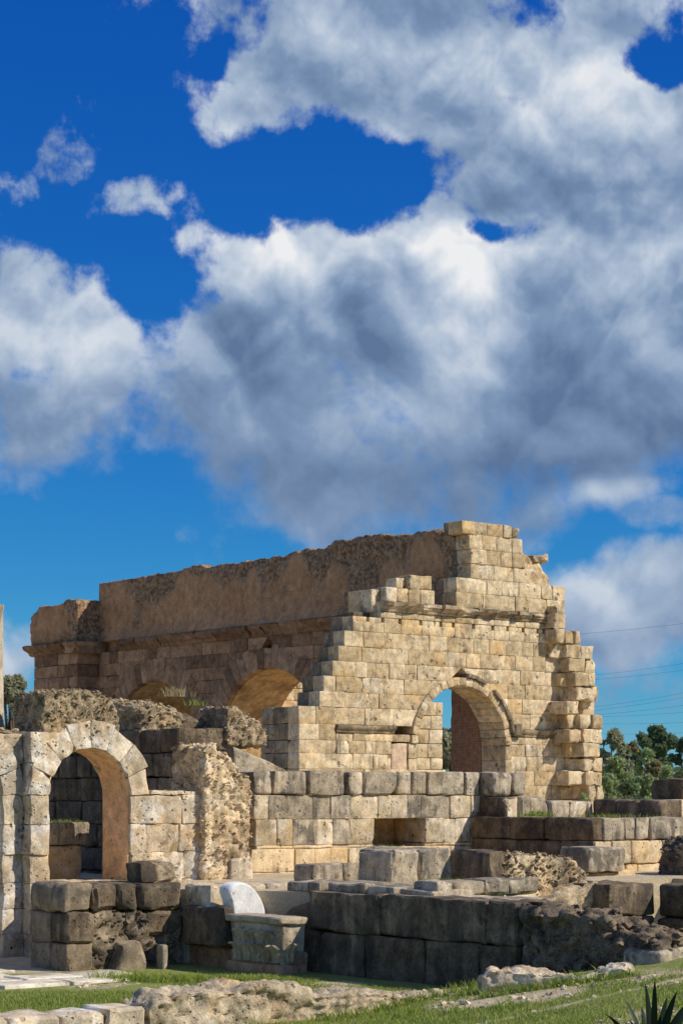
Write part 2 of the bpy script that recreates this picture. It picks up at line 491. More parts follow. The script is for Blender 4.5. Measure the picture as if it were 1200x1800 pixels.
def ground_mat():
    T, bs = new_mat('ground')
    pos = T.n('ShaderNodeNewGeometry').outputs['Position']
    at = T.n('ShaderNodeAttribute')
    at.attribute_name = 'turf'
    mid = T.noise(pos, 2.2, 7.0, 0.65)
    fine = T.noise(pos, 26.0, 5.0, 0.7)
    dirt = T.mix(T.ramp(mid, 0.35, 0.65), (0.50, 0.40, 0.255), (0.66, 0.55, 0.375))
    turf = T.mix(T.ramp(fine, 0.3, 0.7), (0.17, 0.21, 0.045), (0.32, 0.34, 0.11))
    f = T.ramp(T.math('ADD', at.outputs['Fac'], T.math('MULTIPLY', T.math('SUBTRACT', mid, 0.5), 0.8)), 0.38, 0.62)
    c = T.mix(f, dirt, turf)
    T.link(T.vmath('SCALE', c, T.ramp(fine, 0.3, 0.7, 0.8, 1.2, False)), bs.inputs['Base Color'])
    bp = T.n('ShaderNodeBump')
    bp.inputs['Strength'].default_value = 0.8
    bp.inputs['Distance'].default_value = 0.04
    T.link(T.math('ADD', mid, fine), bp.inputs['Height'])
    T.link(bp.outputs[0], bs.inputs['Normal'])


ground_mat()


# ------------------------------------------------------------------ geometry helpers
def hash3(i, j, k, seed):
    h = (i * 374761393 + j * 668265263 + k * 2147483647 + seed * 1274126177) & 0xFFFFFFFF
    h = ((h ^ (h >> 13)) * 1274126177) & 0xFFFFFFFF
    h = ((h ^ (h >> 16)) * 2246822519) & 0xFFFFFFFF
    return ((h ^ (h >> 15)) & 0xFFFFFF) / float(0xFFFFFF)


def vnoise(p, seed=0):
    i = np.floor(p).astype(np.int64)
    f = p - i
    f = f * f * (3 - 2 * f)
    r = np.zeros(len(p))
    for a in (0, 1):
        for b in (0, 1):
            for c in (0, 1):
                wgt = (f[:, 0] if a else 1 - f[:, 0]) * (f[:, 1] if b else 1 - f[:, 1]) * (f[:, 2] if c else 1 - f[:, 2])
                r += wgt * hash3(i[:, 0] + a, i[:, 1] + b, i[:, 2] + c, seed)
    return r


def fbm(p, seed=0, octv=3):
    r, amp, tot = np.zeros(len(p)), 1.0, 0.0
    for o in range(octv):
        r += amp * vnoise(p * (2.03 ** o), seed + o * 17)
        tot += amp
        amp *= 0.5
    return r / tot


def worley(p, seed=0):
    i = np.floor(p).astype(np.int64)
    best = np.full(len(p), 9.0)
    for a in (-1, 0, 1):
        for b in (-1, 0, 1):
            for c in (-1, 0, 1):
                q = i + np.array([a, b, c])
                o = np.stack([hash3(q[:, 0], q[:, 1], q[:, 2], seed + s) for s in (1, 2, 3)], 1)
                d = np.linalg.norm(q + o - p, axis=1)
                best = np.minimum(best, d)
    return best


_topo = {}


def topo(nx, ny, nz):
    key = (nx, ny, nz)
    if key in _topo:
        return _topo[key]
    idx = {}
    ijk = []

    def vid(i, j, k):
        q = (i, j, k)
        if q not in idx:
            idx[q] = len(ijk)
            ijk.append(q)
        return idx[q]
    fs = []
    for j in range(ny):
        for k in range(nz):
            fs.append((vid(0, j, k), vid(0, j, k + 1), vid(0, j + 1, k + 1), vid(0, j + 1, k)))
            fs.append((vid(nx, j, k), vid(nx, j + 1, k), vid(nx, j + 1, k + 1), vid(nx, j, k + 1)))
    for i in range(nx):
        for k in range(nz):
            fs.append((vid(i, 0, k), vid(i + 1, 0, k), vid(i + 1, 0, k + 1), vid(i, 0, k + 1)))
            fs.append((vid(i, ny, k), vid(i, ny, k + 1), vid(i + 1, ny, k + 1), vid(i + 1, ny, k)))
    for i in range(nx):
        for j in range(ny):
            fs.append((vid(i, j, 0), vid(i, j + 1, 0), vid(i + 1, j + 1, 0), vid(i + 1, j, 0)))
            fs.append((vid(i, j, nz), vid(i + 1, j, nz), vid(i + 1, j + 1, nz), vid(i, j + 1, nz)))
    _topo[key] = (np.array(ijk), np.array(fs, dtype=np.int32))
    return _topo[key]


def make_mesh(name, V, Fq, mat, sharp=35.0, attrs=None):
    me = bpy.data.meshes.new(name)
    V = np.asarray(V, dtype=np.float32)
    if isinstance(Fq, np.ndarray):
        n, k = Fq.shape
        me.vertices.add(len(V))
        me.vertices.foreach_set('co', V.ravel())
        me.loops.add(n * k)
        me.loops.foreach_set('vertex_index', Fq.ravel().astype(np.int32))
        me.polygons.add(n)
        me.polygons.foreach_set('loop_start', np.arange(0, n * k, k, dtype=np.int32))
        me.polygons.foreach_set('loop_total', np.full(n, k, dtype=np.int32))
        me.update(calc_edges=True)
    else:
        me.from_pydata([tuple(v) for v in V], [], Fq)
        me.update()
    if sharp is not None:
        me.polygons.foreach_set('use_smooth', np.ones(len(me.polygons), dtype=bool))
        if sharp < 179:
            me.set_sharp_from_angle(angle=math.radians(sharp))
    me.materials.append(MATS[mat])
    if attrs:
        for k, v in attrs.items():
            a = me.attributes.new(k, 'FLOAT', 'POINT')
            a.data.foreach_set('value', np.asarray(v, dtype=np.float32))
    return me


def link(name, me, parent=None, loc=(0, 0, 0), rotz=0.0):
    o = bpy.data.objects.new(name, me)
    col.objects.link(o)
    o.location = loc
    o.rotation_euler = (0, 0, rotz)
    if parent is not None:
        o.parent = parent
    return o


def tag(o, label, cat=None, group=None, kind=None):
    if label:
        o['label'] = label
    if cat:
        o['category'] = cat
    if group:
        o['group'] = group
    if kind:
        o['kind'] = kind
    return o


def uw(u, w, z=0.0):
    return Vector((u * C - w * S, u * S + w * C, z))


def thing(name, label, cat, u, w, z=0.0, group=None):
    """Empty at the base of a thing, turned into the building frame"""
    o = link(name, None, None, uw(u, w, z), ANG)
    tag(o, label, cat, group)
    o['b'] = (u, w, z)
    o.empty_display_size = 0.3
    return o


def W(px, w):
    """photo column px on the plane w -> u, distance"""
    t = (px - 600.0) / F
    s = w / (C - S * t)
    return s * (C * t + S), s


def U(px, u):
    t = (px - 600.0) / F
    s = u / (C * t + S)
    return s * (C - S * t), s


def Zp(py, s):
    return H + (HZ - py) / F * s


_seed = [100]


def axis_pts(L, r, sp):
    n = max(1, int(round((L - 2 * r) / sp)))
    return np.concatenate([[0.0], np.linspace(r, L - r, n + 1), [L]])


def hexblock(parent, name, cor, mat, sp=0.22, r=0.03, amp=0.012, chip=1.0, freq=3.0, sharp=38.0):
    """one dressed stone: a hexahedron given by its 8 corners [i][j][k] in the building frame,
    with worn, chipped arrises and slightly uneven faces"""
    cor = np.asarray(cor, dtype=float).reshape(8, 3)
    _seed[0] += 1
    sd = _seed[0]
    cen = cor.mean(0)
    Lu = max(0.05, np.linalg.norm(cor[4:].mean(0) - cor[:4].mean(0)))
    Lw = max(0.05, np.linalg.norm(cor[[2, 3, 6, 7]].mean(0) - cor[[0, 1, 4, 5]].mean(0)))
    Lz = max(0.05, np.linalg.norm(cor[1::2].mean(0) - cor[0::2].mean(0)))
    L = np.array([Lu, Lw, Lz])
    r = min(r, L.min() * 0.3)
    ax = [axis_pts(Lu, r, sp), axis_pts(Lw, r, sp * 1.6), axis_pts(Lz, r, sp)]
    ijk, fs = topo(len(ax[0]) - 1, len(ax[1]) - 1, len(ax[2]) - 1)
    p = np.stack([ax[a][ijk[:, a]] for a in range(3)], 1)
    wp = p + cen
    inner = np.clip(p, r, L - r)
    d = p - inner
    dl = np.linalg.norm(d, axis=1)
    edge = dl > r * 1.1
    n = vnoise(wp * 4.2, sd)
    rr = np.where(edge, r * (1.05 - chip * 1.1 * np.clip(n - 0.35, 0, 1)), r)
    dn = d / np.maximum(dl, 1e-9)[:, None]
    p2 = inner + dn * np.where(dl > 1e-9, rr, 0)[:, None]
    f = p2 / L
    x, y, z = f[:, 0:1], f[:, 1:2], f[:, 2:3]
    P = np.zeros_like(p2)
    for a in (0, 1):
        for b in (0, 1):
            for c in (0, 1):
                P += ((x if a else 1 - x) * (y if b else 1 - y) * (z if c else 1 - z)) * cor[a * 4 + b * 2 + c]
    q = P * freq
    dv = np.stack([vnoise(q + 11.3, sd % 97), vnoise(q + 37.7, sd % 89), vnoise(q + 71.1, sd % 83)], 1) - 0.5
    P = P + dv * 2 * amp
    rs = random.Random(sd)
    for _ in range(2):                                   # knocked corners
        if rs.random() < 0.30 * chip:
            k = rs.randrange(8)
            rho = rs.uniform(0.08, 0.24) * min(1.0, L.min() / 0.5)
            dd = np.linalg.norm(P - cor[k], axis=1)
            f = np.clip(1 - dd / rho, 0, 1)[:, None]
            P = P + (cen - P) / np.maximum(np.linalg.norm(cen - P, axis=1), 1e-6)[:, None] * f * rho * 0.5
    me = make_mesh(name, P - cen, fs, mat, sharp)
    b = parent['b']
    return link(name, me, parent, (cen[0] - b[0], cen[1] - b[1], cen[2] - b[2]))


def box_cor(u0, u1, w0, w1, z0, z1):
    return [(u, w, z) for u in (u0, u1) for w in (w0, w1) for z in (z0, z1)]


def block(parent, u0, u1, w0, w1, z0, z1, mat, name='block', gap=0.009, **kw):
    g = gap
    return hexblock(parent, name, box_cor(u0 + g, u1 - g, w0, w1, z0 + g * 0.8, z1 - g * 0.8), mat, **kw)


def pick(m):
    if isinstance(m, str):
        return m
    return random.choices([a for a, b in m], [b for a, b in m])[0]


def splits(a0, a1, avg, jit=0.35):
    L = a1 - a0
    n = max(1, int(round(L / avg)))
    xs = [a0 + L * i / n for i in range(n + 1)]
    for i in range(1, n):
        xs[i] += (random.random() - 0.5) * 2 * jit * L / n
    return xs


def half(z, zc, r):
    if z <= zc:
        return r
    d = r * r - (z - zc) ** 2
    return math.sqrt(d) if d > 0 else 0.0


def row(parent, axis, plane, depth, z0, z1, xs, mat, proj=0.015, xs_top=None, gap=0.008, mortar=None, **kw):
    """a course of stones. axis 'u': stones follow u, face on w=plane looking -w; axis 'w': face on u=plane looking -u"""
    out = []
    if mortar and len(xs) > 1:                     # lime bedding just behind the faces, seen only in the joints
        b0, b1 = xs[0] + 0.03, xs[-1] - 0.03
        c0, c1 = (b0, b1) if xs_top is None else (xs_top[0] + 0.03, xs_top[1] - 0.03)
        q0, q1 = plane + 0.024, plane + 0.14
        if axis == 'u':
            cor = [(b0, q0, z0), (c0, q0, z1), (b0, q1, z0), (c0, q1, z1), (b1, q0, z0), (c1, q0, z1), (b1, q1, z0), (c1, q1, z1)]
        else:
            cor = [(q0, b0, z0), (q0, c0, z1), (q0, b1, z0), (q0, c1, z1), (q1, b0, z0), (q1, c0, z1), (q1, b1, z0), (q1, c1, z1)]
        hexblock(parent, 'mortar_bed', cor, mortar, sp=1.0, r=0.004, amp=0.0, chip=0.0)
    for i in range(len(xs) - 1):
        a0, a1 = xs[i], xs[i + 1]
        if a1 - a0 < 0.03:
            continue
        t0 = a0 if (xs_top is None or i > 0) else xs_top[0]
        t1 = a1 if (xs_top is None or i < len(xs) - 2) else xs_top[1]
        p0 = plane - random.random() * proj * 1.4 + 0.4 * proj
        g = gap
        m = pick(mat)
        if axis == 'u':
            cor = [(a0 + g, p0, z0 + g), (t0 + g, p0, z1 - g), (a0 + g, plane + depth, z0 + g), (t0 + g, plane + depth, z1 - g),
                   (a1 - g, p0, z0 + g), (t1 - g, p0, z1 - g), (a1 - g, plane + depth, z0 + g), (t1 - g, plane + depth, z1 - g)]
        else:
            cor = [(p0, a0 + g, z0 + g), (p0, t0 + g, z1 - g), (p0, a1 - g, z0 + g), (p0, t1 - g, z1 - g),
                   (plane + depth, a0 + g, z0 + g), (plane + depth, t0 + g, z1 - g), (plane + depth, a1 - g, z0 + g), (plane + depth, t1 - g, z1 - g)]
        out.append(hexblock(parent, 'block', cor, m, **kw))
    return out


def arched_row(parent, axis, plane, depth, z0, z1, a0, a1, circles, avg, mat, **kw):
    """course from a0 to a1 that stops at the rings of the given arches (centre, spring height, radius)"""
    segs = [((a0, a0), (a1, a1))]
    for (ac, zc, r) in sorted(circles):
        if z0 >= zc + r:
            continue
        hb, ht = half(z0, zc, r), half(z1, zc, r)
        new = []
        for (lo, hi) in segs:
            if ac + hb <= min(lo) or ac - hb >= max(hi):
                new.append((lo, hi))
                continue
            if ac - hb > min(lo) + 0.02:
                new.append((lo, (ac - hb, ac - ht)))
            if ac + hb < max(hi) - 0.02:
                new.append(((ac + hb, ac + ht), hi))
        segs = new
    for lo, hi in segs:
        lo_i, hi_i = max(lo), min(hi)
        if max(hi) - min(lo) < 0.08:
            continue
        if hi_i - lo_i < 0.3:
            xs = [lo[0], hi[0]]
            if hi[0] - lo[0] < 0.05:
                continue
        else:
            xs = splits(lo_i, hi_i, avg)
            xs[0], xs[-1] = lo[0], hi[0]
        row(parent, axis, plane, depth, z0, z1, xs, mat, xs_top=(lo[1], hi[1]), **kw)


def voussoirs(parent, axis, plane, depth, ac, zc, r0, r1, n, mat, a_from=0.0, a_to=math.pi, proj=0.0, name='voussoir', r1f=None, skip=(), **kw):
    for i in range(n):
        if i in skip:
            continue
        th0 = a_from + (a_to - a_from) * i / n
        th1 = a_from + (a_to - a_from) * (i + 1) / n
        th0, th1 = th0 + 0.006 / r0, th1 - 0.006 / r0
        ro = r1 if r1f is None else r1f(i)
        pts = []
        for th in (th1, th0):          # left (larger angle) first
            pts.append((ac + r0 * math.cos(th), zc + r0 * math.sin(th)))
            pts.append((ac + ro * math.cos(th), zc + ro * math.sin(th)))
        p0 = plane - proj - random.random() * 0.012
        p1 = plane + depth
        cor = []
        for side in (0, 1):
            for pl in (p0, p1):
                for k in (0, 1):
                    a, z = pts[side * 2 + k]
                    cor.append((a, pl, z))
        if axis == 'w':
            # corners need [u][w][z] order
            cc = []
            for pl in (p0, p1):
                for side in (0, 1):
                    for k in (0, 1):
                        a, z = pts[(1 - side) * 2 + k] if False else pts[side * 2 + k]
                        cc.append((pl, a, z))
            # order along increasing w
            if cc[0][1] > cc[2][1]:
                cc = [cc[2], cc[3], cc[0], cc[1], cc[6], cc[7], cc[4], cc[5]]
            cor = cc
        hexblock(parent, name, cor, pick(mat), **kw)


def sstep_(a, b, x):
    t = np.clip((x - a) / (b - a), 0, 1)
    return t * t * (3 - 2 * t)


def calc_normals(V, Fq):
    a, b, c, d = V[Fq[:, 0]], V[Fq[:, 1]], V[Fq[:, 2]], V[Fq[:, 3]]
    fn = np.cross(c - a, d - b)
    n = np.zeros_like(V)
    for k in range(4):
        np.add.at(n, Fq[:, k], fn)
    return n / np.maximum(np.linalg.norm(n, axis=1), 1e-9)[:, None]


def rubble(parent, name, u0, u1, w0, w1, z0, ztop, mat, sp=0.09, amp=0.07, big=0.10, r=0.06, attr=None, skew=None, fscale=1.0, stuff=False, cob=1.0, eroded=False):
    """concrete-and-rubble mass: box whose top follows ztop(u, w), surface knobbly with fist-sized stones and pits"""
    _seed[0] += 1
    sd = _seed[0]
    zm = float(np.max(ztop(np.linspace(u0, u1, 12)[:, None], np.linspace(w0, w1, 12)[None, :])))
    ax = [axis_pts(u1 - u0, min(r, (u1 - u0) / 4), sp), axis_pts(w1 - w0, min(r, (w1 - w0) / 4), sp), axis_pts(max(0.1, zm - z0), r, sp)]
    ijk, fs = topo(len(ax[0]) - 1, len(ax[1]) - 1, len(ax[2]) - 1)
    p = np.stack([ax[a][ijk[:, a]] for a in range(3)], 1)
    L = np.array([u1 - u0, w1 - w0, zm - z0])
    rr = np.minimum(r, L * 0.25)
    inner = np.clip(p, rr, L - rr)
    d = p - inner
    dl = np.linalg.norm(d, axis=1)
    p = inner + d / np.maximum(dl, 1e-9)[:, None] * np.minimum(dl, rr.min())[:, None]
    P = p + np.array([u0, w0, 0.0])
    zt = ztop(P[:, 0], P[:, 1])
    P[:, 2] = z0 + p[:, 2] / L[2] * (zt - z0)
    if skew is not None:
        P = skew(P)
    n = calc_normals(P, fs)
    base = fbm(P * 1.7 * fscale, sd, 3) - 0.5
    wo = worley(P * 5.2 * fscale, sd)
    wo2 = worley(P * 10.0 * fscale, sd + 5)
    crev = -np.clip(wo - 0.42, 0, 0.5) * 2.4 - np.clip(wo2 - 0.45, 0, 0.5) * 1.3 + 0.5
    rough = (fbm(P * 9.0 * fscale, sd + 3, 2) - 0.5) * 0.9
    disp = big * 2 * base + amp * cob * crev + amp * rough - amp * 0.9 * sstep_(0.58, 0.68, fbm(P * 4.0 * fscale, sd + 9, 2))
    if eroded:
        q = P * np.array([1.0, 1.0, 1.5]) * fscale
        rid = 1 - 2 * np.abs(fbm(q * 2.6, sd + 21, 4) - 0.5)
        rid2 = 1 - 2 * np.abs(fbm(q * 7.0, sd + 22, 3) - 0.5)
        disp = big * 2 * base - amp * 2.2 * np.clip(rid - 0.80, 0, 1) * 4 - amp * 1.2 * np.clip(rid2 - 0.75, 0, 1) * 3 + amp * rough
    V = P + n * disp[:, None]
    cen = np.array([(u0 + u1) / 2, (w0 + w1) / 2, z0])
    me = make_mesh(name, V - cen, fs, mat, 60.0, {k: f(P) for k, f in attr.items()} if attr else None)
    b = parent['b']
    o = link(name, me, parent, (cen[0] - b[0], cen[1] - b[1], cen[2] - b[2]))
    if stuff:
        o['kind'] = 'stuff'
    return o


def profile_run(parent, name, axis, a0, a1, plane, prof, back, mat, sp=0.22, amp=0.012, chipamp=0.05):
    """a length of moulding: profile points (projection, z) swept along u (axis 'u', projecting -w) or w (projecting -u)"""
    _seed[0] += 1
    sd = _seed[0]
    n = max(2, int((a1 - a0) / sp) + 1)
    pts = [(-back, prof[0][1])] + list(prof) + [(-back, prof[-1][1])]
    m = len(pts)
    V = []
    for i in range(n):
        a = a0 + (a1 - a0) * i / (n - 1)
        for (pr, z) in pts:
            V.append((a, plane - pr, z) if axis == 'u' else (plane - pr, a, z))
    V = np.array(V)
    pr = np.tile(np.array([q[0] for q in pts]), n)
    nb = vnoise(V * np.array([2.3, 2.3, 3.0]), sd)
    cut = np.clip(nb - 0.45, 0, 1) * chipamp * 4 * np.clip(pr, 0, 1) / max(0.05, max(q[0] for q in prof))
    ai = 1 if axis == 'u' else 0
    V[:, ai] += cut
    V += (np.stack([vnoise(V * 5, sd + k) for k in range(3)], 1) - 0.5) * 2 * amp
    fs = []
    for i in range(n - 1):
        for j in range(m):
            k = (j + 1) % m
            q = (i * m + j, i * m + k, (i + 1) * m + k, (i + 1) * m + j)
            fs.append(q if axis == 'w' else q[::-1])
    fs.append(tuple(range(m)) if axis == 'u' else tuple(range(m))[::-1])
    e = [(n - 1) * m + j for j in range(m)]
    fs.append(tuple(e)[::-1] if axis == 'u' else tuple(e))
    cen = V.mean(0)
    me = make_mesh(name, V - cen, fs, mat, 40.0)
    b = parent['b']
    return link(name, me, parent, (cen[0] - b[0], cen[1] - b[1], cen[2] - b[2]))


def core(parent, u0, u1, w0, w1, z0, z1, mat='rubble_dark', name='wall_core', amp=0.01):
    return hexblock(parent, name, box_cor(u0, u1, w0, w1, z0, z1), mat, sp=0.5, r=0.02, amp=amp)


def ztop_pts(pts, axis=0):
    """profile of a ruined top: (coordinate, z) pairs, along u (axis 0) or w (axis 1)"""
    xs = np.array([p[0] for p in pts]); zs = np.array([p[1] for p in pts])
    o = np.argsort(xs); xs, zs = xs[o], zs[o]

    def f(u, w):
        q = u + 0 * w if axis == 0 else w + 0 * u
        return np.interp(q, xs, zs)
    return f


_stone_protos = None


def scatter_stones(parent, name, pts, nrm, size, mat, stuff=True):
    """small loose stones bedded in a rubble face: joined, nobody could count them"""
    pts = np.asarray(pts); N = len(pts)
    ico = np.array([(0, 0, 1), (.89, 0, .45), (.28, .85, .45), (-.72, .53, .45), (-.72, -.53, .45), (.28, -.85, .45),
                    (.72, .53, -.45), (-.28, .85, -.45), (-.89, 0, -.45), (-.28, -.85, -.45), (.72, -.53, -.45), (0, 0, -1)])
    tri = np.array([(0, 1, 2), (0, 2, 3), (0, 3, 4), (0, 4, 5), (0, 5, 1), (1, 6, 2), (2, 7, 3), (3, 8, 4), (4, 9, 5), (5, 10, 1),
                    (6, 7, 2), (7, 8, 3), (8, 9, 4), (9, 10, 5), (10, 6, 1), (11, 7, 6), (11, 8, 7), (11, 9, 8), (11, 10, 9), (11, 6, 10)])
    sz = size * (0.45 + rng.random((N, 1, 1)) ** 2 * 1.3)
    q = ico[None] * (0.55 + 0.8 * rng.random((N, 12, 1))) * (0.6 + 0.8 * rng.random((N, 1, 3))) * np.array([1.1, 1.1, 0.7]) * sz
    V = (q + pts[:, None, :]).reshape(-1, 3)
    Fq = (tri[None] + (np.arange(N) * 12)[:, None, None]).reshape(-1, 3)
    cen = pts.mean(0)
    me = make_mesh(name, V - cen, Fq, mat, 50.0)
    o = link(name, me, parent, tuple(cen))
    if stuff:
        o['kind'] = 'stuff'
    return o


def stones_on(obj_, parent, density, size, mat, facing=None, name='rubble_stones'):
    """bed stones on the surface of an existing rubble mass"""
    me = obj_.data
    n = len(me.polygons)
    ar = np.empty(n, np.float32); me.polygons.foreach_get('area', ar)
    ce = np.empty(n * 3, np.float32); me.polygons.foreach_get('center', ce); ce = ce.reshape(-1, 3)
    no = np.empty(n * 3, np.float32); me.polygons.foreach_get('normal', no); no = no.reshape(-1, 3)
    keep = (no[:, 2] > -0.3) & ((no[:, 0] < 0.5) | (no[:, 2] > 0.3)) & ((no[:, 1] < 0.5) | (no[:, 2] > 0.3))
    pr = ar * density * keep
    cnt = rng.poisson(pr)
    idx = np.repeat(np.arange(n), cnt)
    if not len(idx):
        return
    P = ce[idx] + (rng.random((len(idx), 3)) - 0.5) * 0.08
    scatter_stones(obj_, name, P, no[idx], size, mat)


# ------------------------------------------------------------------ ground
def sstep(a, b, x):
    t = np.clip((x - a) / (b - a), 0, 1)
    return t * t * (3 - 2 * t)


def gz(x, y):
    """terrain height: flat court, a low bank rising to the right in front of the dark wall"""
    x = np.asarray(x, float); y = np.asarray(y, float)
    bank = np.clip(0.15 * (x - 0.1), 0, 0.85) * sstep(31.6, 29.4, y)
    rise = 0.9 * sstep(20.0, 9.0, y)
    return bank + rise - 0.02


def turf(x, y):
    """1 where grass grows, 0 on bare earth"""
    x = np.asarray(x, float); y = np.asarray(y, float)
    p = np.stack([x, y, 0 * x], -1).reshape(-1, 3)
    n = fbm(p * 0.55, 5, 3).reshape(x.shape)
    t = 0.80 + (n - 0.5) * 1.6
    # worn path crossing the lower right
    yp = 24.6 + 0.55 * (x - 1.0)
    t = t - 0.55 * np.exp(-((y - yp) / 0.22) ** 2) * sstep(-0.5, 2.0, x)
    t = np.where((y > 33.0) & (x < -4), t - 0.5, t)
    return np.clip(t, 0, 1)


def build_ground():
    xs = np.concatenate([np.array([-3000, -900, -300, -120, -60, -30]), np.arange(-18, 26, 0.3), np.array([34, 60, 120, 300, 900, 3000])])
    ys = np.concatenate([np.array([-400, -100, -30, 0]), np.arange(6, 45, 0.3), np.array([52, 70, 100, 150, 300, 700, 1500, 4000])])
    X, Y = np.meshgrid(xs, ys, indexing='ij')
    Z = gz(X, Y)
    p = np.stack([X.ravel(), Y.ravel(), 0 * X.ravel()], 1)
    Z = Z + ((fbm(p * 0.9, 3, 3) - 0.5) * 0.06).reshape(X.shape) * (np.abs(X) < 30)
    V = np.stack([X.ravel(), Y.ravel(), Z.ravel()], 1)
    ny = len(ys)
    i, j = np.meshgrid(np.arange(len(xs) - 1), np.arange(ny - 1), indexing='ij')
    a = (i * ny + j).ravel()
    Fq = np.stack([a, a + ny, a + ny + 1, a + 1], 1)
    me = make_mesh('ground', V, Fq, 'ground', 180.0, {'turf': turf(X, Y).ravel()})
    o = link('ground', me)
    o['kind'] = 'structure'
    o['label'] = 'grass and bare earth around the ruins'


build_ground()


def build_terrace():
    """raised floor the walls stand on (its front is the masonry built below)"""
    poly = [(20.9, 30.6), (22.5, 27.6), (22.5, 25.3), (24.4, 25.3), (24.4, 28.2), (31.5, 28.2), (31.5, 27.0), (80, 27.0), (80, 100), (30, 100),
            (24.0, 60), (21.2, 36.0), (20.2, 33.7), (18.9, 31.2), (20.9, 31.0)]
    zt = 1.33
    n = len(poly)
    V = [tuple(uw(u, w, 0.0)) for u, w in poly] + [tuple(uw(u, w, zt)) for u, w in poly]
    fs = [tuple(range(n, 2 * n))] + [(i, (i + 1) % n, n + (i + 1) % n, n + i) for i in range(n)]
    me = make_mesh('terrace_floor', V, fs, 'ground', None, {'turf': [0.1] * (2 * n)})
    o = link('terrace_floor', me)
    o['kind'] = 'structure'
    o['label'] = 'raised earth floor behind the low walls'


build_terrace()

# ------------------------------------------------------------------ great facade
WF, UL = 56.07, 51.5
FAC = [('limestone_facade', 0.86), ('limestone_wall', 0.08), ('limestone_warm', 0.06)]
fac = thing('ruined_facade', 'tall sunlit ashlar facade with stepped broken end and half-blocked arch', 'ruin', 45.0, WF, 0.0)


def ua(px):
    return W(px, WF)[0]


UC, ZS, RI, RO = 51.08, H + 1.92, 2.18, 2.63          # great arch
CIRC = [(UC, ZS, RI + 0.22)]
rows = [  # (z0, z1, joints in photo columns left of the arch, joints right of it)
    (5.31, 5.86, [605, 638, 682, 727, 754, 785, 806, 832, 859, 882, 916, 937, 967], None),
    (4.77, 5.31, [595, 636, 677, 716, 786, 819, 842, 875, 897, 905, 935, 957, 982], None),
    (4.23, 4.77, [584, 625, 644, 684, 711, 733, None], [None, 872, 914, 930, 956, 968, 984]),
    (3.685, 4.23, [569, 590, 637, 675, 710, None], [None, 892, 922, 939, 957, 972, 1000]),
    (3.14, 3.685, [561, 605, 649, 666, 707, None], [None, 891, 917, 937, 970, 990]),
    (2.54, 3.14, [525, 555, 588, 611, 641, 690, None], [None, 904, 931, 960, 986]),
    (1.97, 2.54, [525, 560, 589], None),
    (1.97, 2.23, [591, 620, 642, 690, None], [None, 920, 951, 986]),
    (1.513, 1.97, [525, 591, 612, 642, 652, 660, 687], [887, 923, 952, 964, 990]),
    (0.97, 1.513, [525, 570, 620, 655, 664, 687], [887, 895, 925, 944, 966, 990]),
    (0.427, 0.97, [525, 580, 640, 700, 782], [887, 905, 923, 938, 963, 1000]),
    (-0.116, 0.427, [525, 590, 660, 720, 782], [887, 915, 945, 968, 985, 1003]),
    (-0.66, -0.116, [525, 600, 650, 710, 782], [887, 930, 960, 1003]),
    (-1.2, -0.66, [525, 580, 640, 710, 782], [887, 930, 960, 1003]),
    (-1.75, -1.2, [525, 580, 640, 710, 782], [887, 930, 960, 1003]),
]
for ri, (z0, z1, left, right) in enumerate(rows):
    z0, z1 = H + z0, H + z1
    for side, js in ((0, left), (1, right)):
        if not js:
            continue
        xs = [None if p is None else ua(p) for p in js]
        top = None
        if None in xs:
            hb, ht = half(z0, ZS, RI + 0.22), half(z1, ZS, RI + 0.22)
            k = xs.index(None)
            sg = -1 if k else 1
            xs[k] = UC + sg * hb
            top = [xs[0], xs[-1]]
            top[-1 if k else 0] = UC + sg * ht
            # drop joints that would fall inside the slanted end
            if k:
                lim = min(UC - hb, UC - ht) - 0.15
                xs = [x for x in xs[:-1] if x < lim] + [xs[-1]]
            else:
                lim = max(UC + hb, UC + ht) + 0.15
                xs = [xs[0]] + [x for x in xs[1:] if x > lim]
        first_deep = (side == 0)
        dep = 0.62
        obs = row(fac, 'u', WF, dep, z0, z1, xs, FAC, proj=0.03, xs_top=top, sp=0.15, r=0.007, amp=0.010, freq=5.0, chip=0.45, gap=0.0035, mortar='lime_mortar')
    # the end stone of every course runs through the wall: one or two stones behind it
    if left and left[0] != 591:
        x0, x1 = ua(left[0]), ua(left[1])
        thick = 1.25 if left[0] > 530 else 2.2
        row(fac, 'w', x0, x1 - x0, z0, z1, [WF + 0.62] + splits(WF + 0.62, WF + thick, 0.7)[1:], [('limestone_end', 1)], proj=0.02, sp=0.25, r=0.022)
